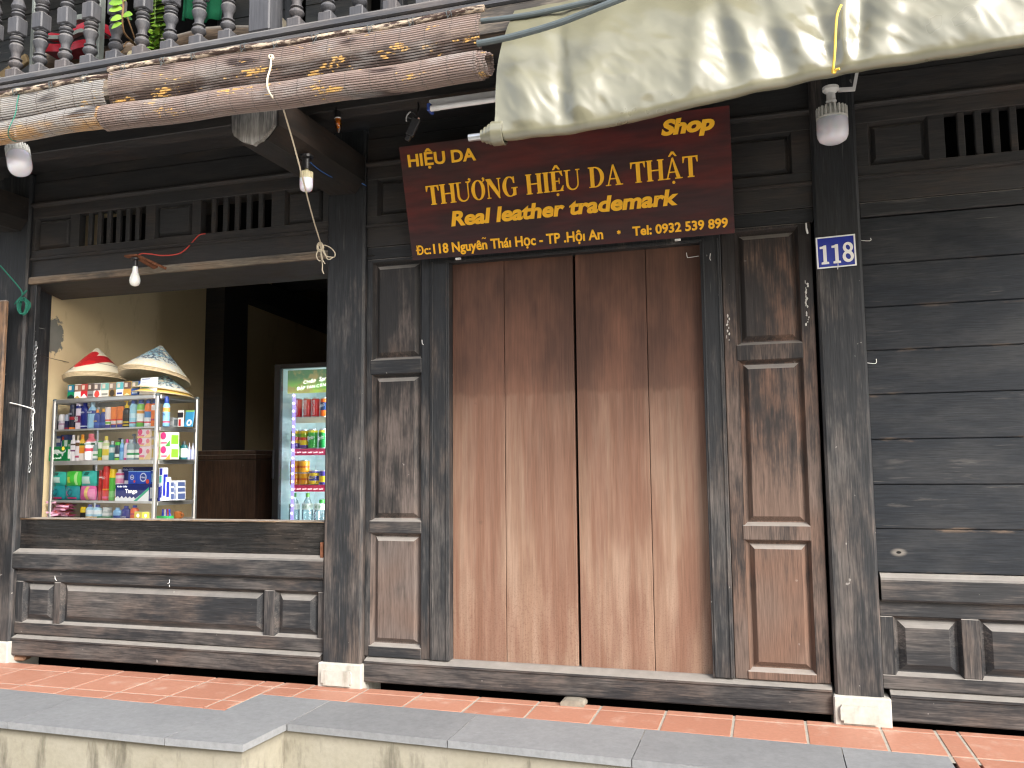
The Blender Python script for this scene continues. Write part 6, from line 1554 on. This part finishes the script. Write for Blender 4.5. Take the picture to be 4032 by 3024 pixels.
# dark wooden cabinet inside the shop, between showcase and fridge
a = P(785, 1775, 1.75); b_ = P(1008, 1790, 1.75)
cb = empty('shop_cabinet', ((a.x+b_.x)/2, 2.0, 0), 'dark brown wooden cabinet in the gloom between showcase and fridge', 'cabinet')
M_CAB = wood('cabinet_brown', 'z', (.040, .022, .016), (.07, .040, .028), .5, .5, pale=.05)
mb = MB(); mb.box(a.x-.5, b_.x, 1.75, 2.25, 0, a.z-.075, .004); part(mb, 'body', M_CAB, cb, smooth=0)
mb = MB(); mb.box(a.x-.5, b_.x+.01, 1.735, 2.26, a.z-.073, a.z-.035, .004); part(mb, 'rail', M_CAB, cb, smooth=0)
mb = MB(); mb.box(a.x-.5, b_.x, 1.74, 2.25, a.z-.034, a.z, .004); part(mb, 'top', M_CAB, cb, smooth=0)

# ================================================================== ON THE BALCONY
# bamboo log lying behind the balusters
a, b_ = P(175, 240, -.30), P(1005, 118, -.30)
mb = MB(); pts = [a.lerp(b_, i/10)+Vector((0, 0, .012*math.sin(i))) for i in range(11)]
mb.tube([p+Vector((0, 0, -.03)) for p in pts], [.062+.006*math.sin(i*1.7) for i in range(11)], 14)
tag(mb.build('log', wood('brown_log', 'x', (.07, .052, .038), (.15, .115, .08), .5, .5, z0=3, z1=4), smooth=40), 'weathered brown log lying on the balcony behind the balusters', 'log')
# red lacquered curved board with dark edging
def sweep(name, pts, thick, y0, dep, m, parent):
    sp_ = spline([P(px, py, y0) for px, py in pts], 6); mb = MB()
    for p, q_ in zip(sp_, sp_[1:]):
        mb.face([p, q_, q_+Vector((0, 0, -thick)), p+Vector((0, 0, -thick))]); mb.face([p, q_, q_+Vector((0, dep, .0)), p+Vector((0, dep, .0))]); mb.face([p+Vector((0, 0, -thick)), q_+Vector((0, 0, -thick)), q_+Vector((0, dep, -thick)), p+Vector((0, dep, -thick))])
    bmesh.ops.remove_doubles(mb.bm, verts=mb.bm.verts, dist=.0003); return part(mb, name, m, parent, smooth=50)
M_LAC = simple('red_lacquer', (.30, .012, .022), .18, .6, .1); M_EDG = simple('black_lacquer', (.02, .022, .024), .3, .5, .1); M_GRN = simple('grey_green_paint', (.16, .18, .17), .6, .4, .2)
rb = empty('lacquered_board', P(260, 215, -.5), 'red lacquered curved board with dark edging behind the balusters', 'board')
sweep('lower_lip', [(172, 172), (225, 172), (275, 168), (310, 158), (345, 152)], .045, -.50, .10, M_LAC, rb)
sweep('dark_inside', [(176, 148), (230, 146), (280, 140), (320, 128), (345, 130)], .050, -.46, .10, M_EDG, rb)
sweep('pale_edge', [(176, 138), (230, 138), (275, 128), (315, 112), (345, 118)], .022, -.49, .10, M_GRN, rb)
sweep('upper_lip', [(190, 125), (235, 132), (275, 118), (310, 95), (345, 85), (400, 88), (445, 112)], .050, -.47, .10, M_LAC, rb)
sweep('crest', [(290, 62), (320, 55), (350, 66)], .03, -.45, .10, M_GRN, rb)
for px0, px1, lab in ((383, 396, 'grey green post standing behind the balusters, right of the red board'), (124, 136, 'thin grey green post standing left of the red board')):
    a, b_ = P(px0, 280, -.55), P(px1, 280, -.55); mb = MB(); mb.box(a.x, b_.x, -.57, -.53, 3.09, 3.9, .003); tag(mb.build('post', M_GRN, smooth=0), lab, 'post')
for px0, px1, y, lab in ((715, 758, 34, 'green cloth hanging in the dark opening behind the balusters'), (790, 868, 0, 'larger green cloth right of the first one behind the balusters')):
    a, b_ = P(px0, 90, .0), P(px1, 90, .0); mb = MB(); mb.grid(lambda u, v: Vector((a.x+(b_.x-a.x)*u+.01*math.sin(v*4), .0+.015*math.sin(u*9), P(px0, 88-y*.2, 0).z+v*.45)), 12, 8)
    o = tag(mb.build('cloth', simple('green_cloth', (.006, .10, .045), .8, .2, .2), smooth=80), lab, 'cloth'); md = o.modifiers.new('t', 'SOLIDIFY'); md.thickness = .004
a, b_ = P(1085, 110, -.25), P(1130, 110, -.25); mb = MB(); mb.box(a.x-.02, b_.x, -.30, -.10, 3.09, P(1100, 85, -.25).z, .01); tag(mb.build('timber_block', simple('grey_brown_block', (.20, .18, .14), .8, .2, .25), smooth=0), 'grey brown timber block on the balcony right of the newel post', 'timber')
a = P(20, 300, -.35); mb = MB(); mb.box(-.16, .16, -.012, .012, -.03, .03, .004, Matrix.Translation(P(28, 290, -.5)) @ Matrix.Rotation(R_(-26), 4, 'Y')); tag(mb.build('plank', simple('raw_plank', (.26, .19, .10), .7, .3, .2), smooth=0), 'short raw plank leaning at the left end of the balcony', 'plank')
# potted plants
M_LEAF = None
def leaf_mat(name, a, b2):
    k = NT(name); n = k.noise(k.pos(0), 22, 3); ri = k.n('NewGeometry').outputs['Random Per Island']
    c = k.mix(ri, a, b2); c = k.mul(c, k.grey(k.ramp(n, .3, .7, .85, 1.15))); return k.fin(c, .38, .45, Subsurface_Weight=.15)
M_LF1 = leaf_mat('bright_leaf', (.11, .24, .022), (.21, .36, .04)); M_STEM = simple('green_stem', (.14, .22, .05), .5, .3, .2); M_TWIG = simple('brown_stem', (.20, .12, .06), .7, .2, .2)
def leaf_geo(mb, base, d, up, L, wd, curl=.2):
    d = Vector(d).normalized(); s_ = d.cross(Vector(up)).normalized(); n_ = s_.cross(d)
    rows = []
    for i in range(7):
        t = i/6; w_ = wd*(math.sin(math.pi*min(1, t*.92+.05))**.8); c = base+d*(L*t)+n_*(-curl*L*t*t)
        rows.append([mb.bm.verts.new(c-s_*w_+n_*w_*.25), mb.bm.verts.new(c), mb.bm.verts.new(c+s_*w_+n_*w_*.25)])
    for a, b2 in zip(rows, rows[1:]):
        for k in range(2): mb.bm.faces.new((a[k], a[k+1], b2[k+1], b2[k])).material_index = mb.mi
def pot(root, c, r, h, m):
    mb = MB(); mb.lathe([(r*.72, 0), (r*.95, h*.85), (r*1.06, h*.86), (r*1.06, h), (r*.93, h), (r*.9, h*.88), (.002, h*.86)], Matrix.Translation(c), 22); part(mb, 'pot', m, root, smooth=40)
M_POT = simple('pale_clay_pot', (.34, .33, .25), .8, .3, .15, sc=20)
c = P(618, 262, -.62); c.z = 3.09
p1 = empty('potted_plant', c, 'upright potted plant with pairs of small round leaves on the balcony', 'potted plant', 'potted plants on the balcony'); pot(p1, c, .072, .135, M_POT)
for k, (x0, y0, x1, y1) in enumerate(((612, 205, 614, -60), (603, 212, 606, 120), (622, 210, 628, 95))):
    pts = [P(x0+(x1-x0)*i/8+2*math.sin(i+k), y0+(y1-y0)*i/8, -.66) for i in range(9)]
    mb = MB(); mb.tube(spline(pts, 3), .0042, 7); part(mb, 'stem', M_STEM, p1)
    mb = MB(); full = spline(pts, 4)
    for i in range(2, len(full)-1, 2 if k == 0 else 3):
        a = i*1.57+k; L = .064 if k == 0 else .046
        for sgn in (1, -1):
            leaf_geo(mb, full[i], (sgn*(math.cos(a)+.3), sgn*math.sin(a)*.6, .35), (.0, -.8, .6), L*random.uniform(.85, 1.15), L*.42, .35)
    part(mb, 'leaves', M_LF1, p1, smooth=70)
c = P(545, 275, -.60); c.z = 3.09
p2 = empty('potted_plant', c, 'trailing potted plant with large oval leaves leaning through the balusters', 'potted plant', 'potted plants on the balcony'); pot(p2, c, .065, .115, M_POT)
st = spline([P(548, 195, -.62), P(522, 165, -.72), P(490, 130, -.84), P(482, 80, -.885), P(486, 20, -.89), P(490, -60, -.89)], 5)
mb = MB(); mb.tube(st, .005, 7); mb.tube(spline([P(540, 180, -.62), P(520, 120, -.66), P(500, 60, -.68), P(495, 0, -.68)], 4), .004, 6); mb.tube(spline([P(530, 175, -.62), P(500, 165, -.7), P(478, 205, -.75), P(470, 222, -.74)], 4), .003, 6); part(mb, 'stem', M_TWIG, p2)
mb = MB()
for (px, py, dx, dz, L) in ((484, 12, -1, .15, .075), (484, 5, 1, .35, .080), (482, 35, -1, .05, .072), (484, 70, -1, -.02, .066), (484, 62, 1, -.1, .062), (480, 92, -.9, -.3, .058), (488, -10, -.8, .5, .07), (488, -15, .9, .5, .07)):
    leaf_geo(mb, P(px, py, -.888), (dx, -.25, dz), (0, -1, .3), L, L*.31, .15)
part(mb, 'leaves', M_LF1, p2, smooth=70)
mb = MB()
for (px, py, dx, dz, L) in ((545, 20, 1, .3, .06), (530, 40, .8, .1, .055), (520, 78, -.6, .4, .05), (545, 110, .8, .2, .05), (535, 0, .3, .9, .09), (550, 130, .2, 1, .12), (556, 150, .3, 1, .12)):
    leaf_geo(mb, P(px, py, -.64), (dx, -.1, dz), (0, -1, .3), L, L*.22, .2)
part(mb, 'shaded_leaves', leaf_mat('shade_darkened_leaf', (.035, .10, .045), (.06, .15, .05)), p2, smooth=70)  # shade on the rear leaves is put into their darker green
mb = MB()
for (px, py, dx, dz, L) in ((478, 200, -.3, -.8, .05), (500, 215, .9, .2, .05), (486, 222, .6, -.5, .04)): leaf_geo(mb, P(px, py, -.74), (dx, -.3, dz), (0, -1, .3), L, L*.28, .5)
part(mb, 'dry_leaves', simple('dry_leaf', (.45, .40, .26), .8, .2, .2), p2, smooth=70)
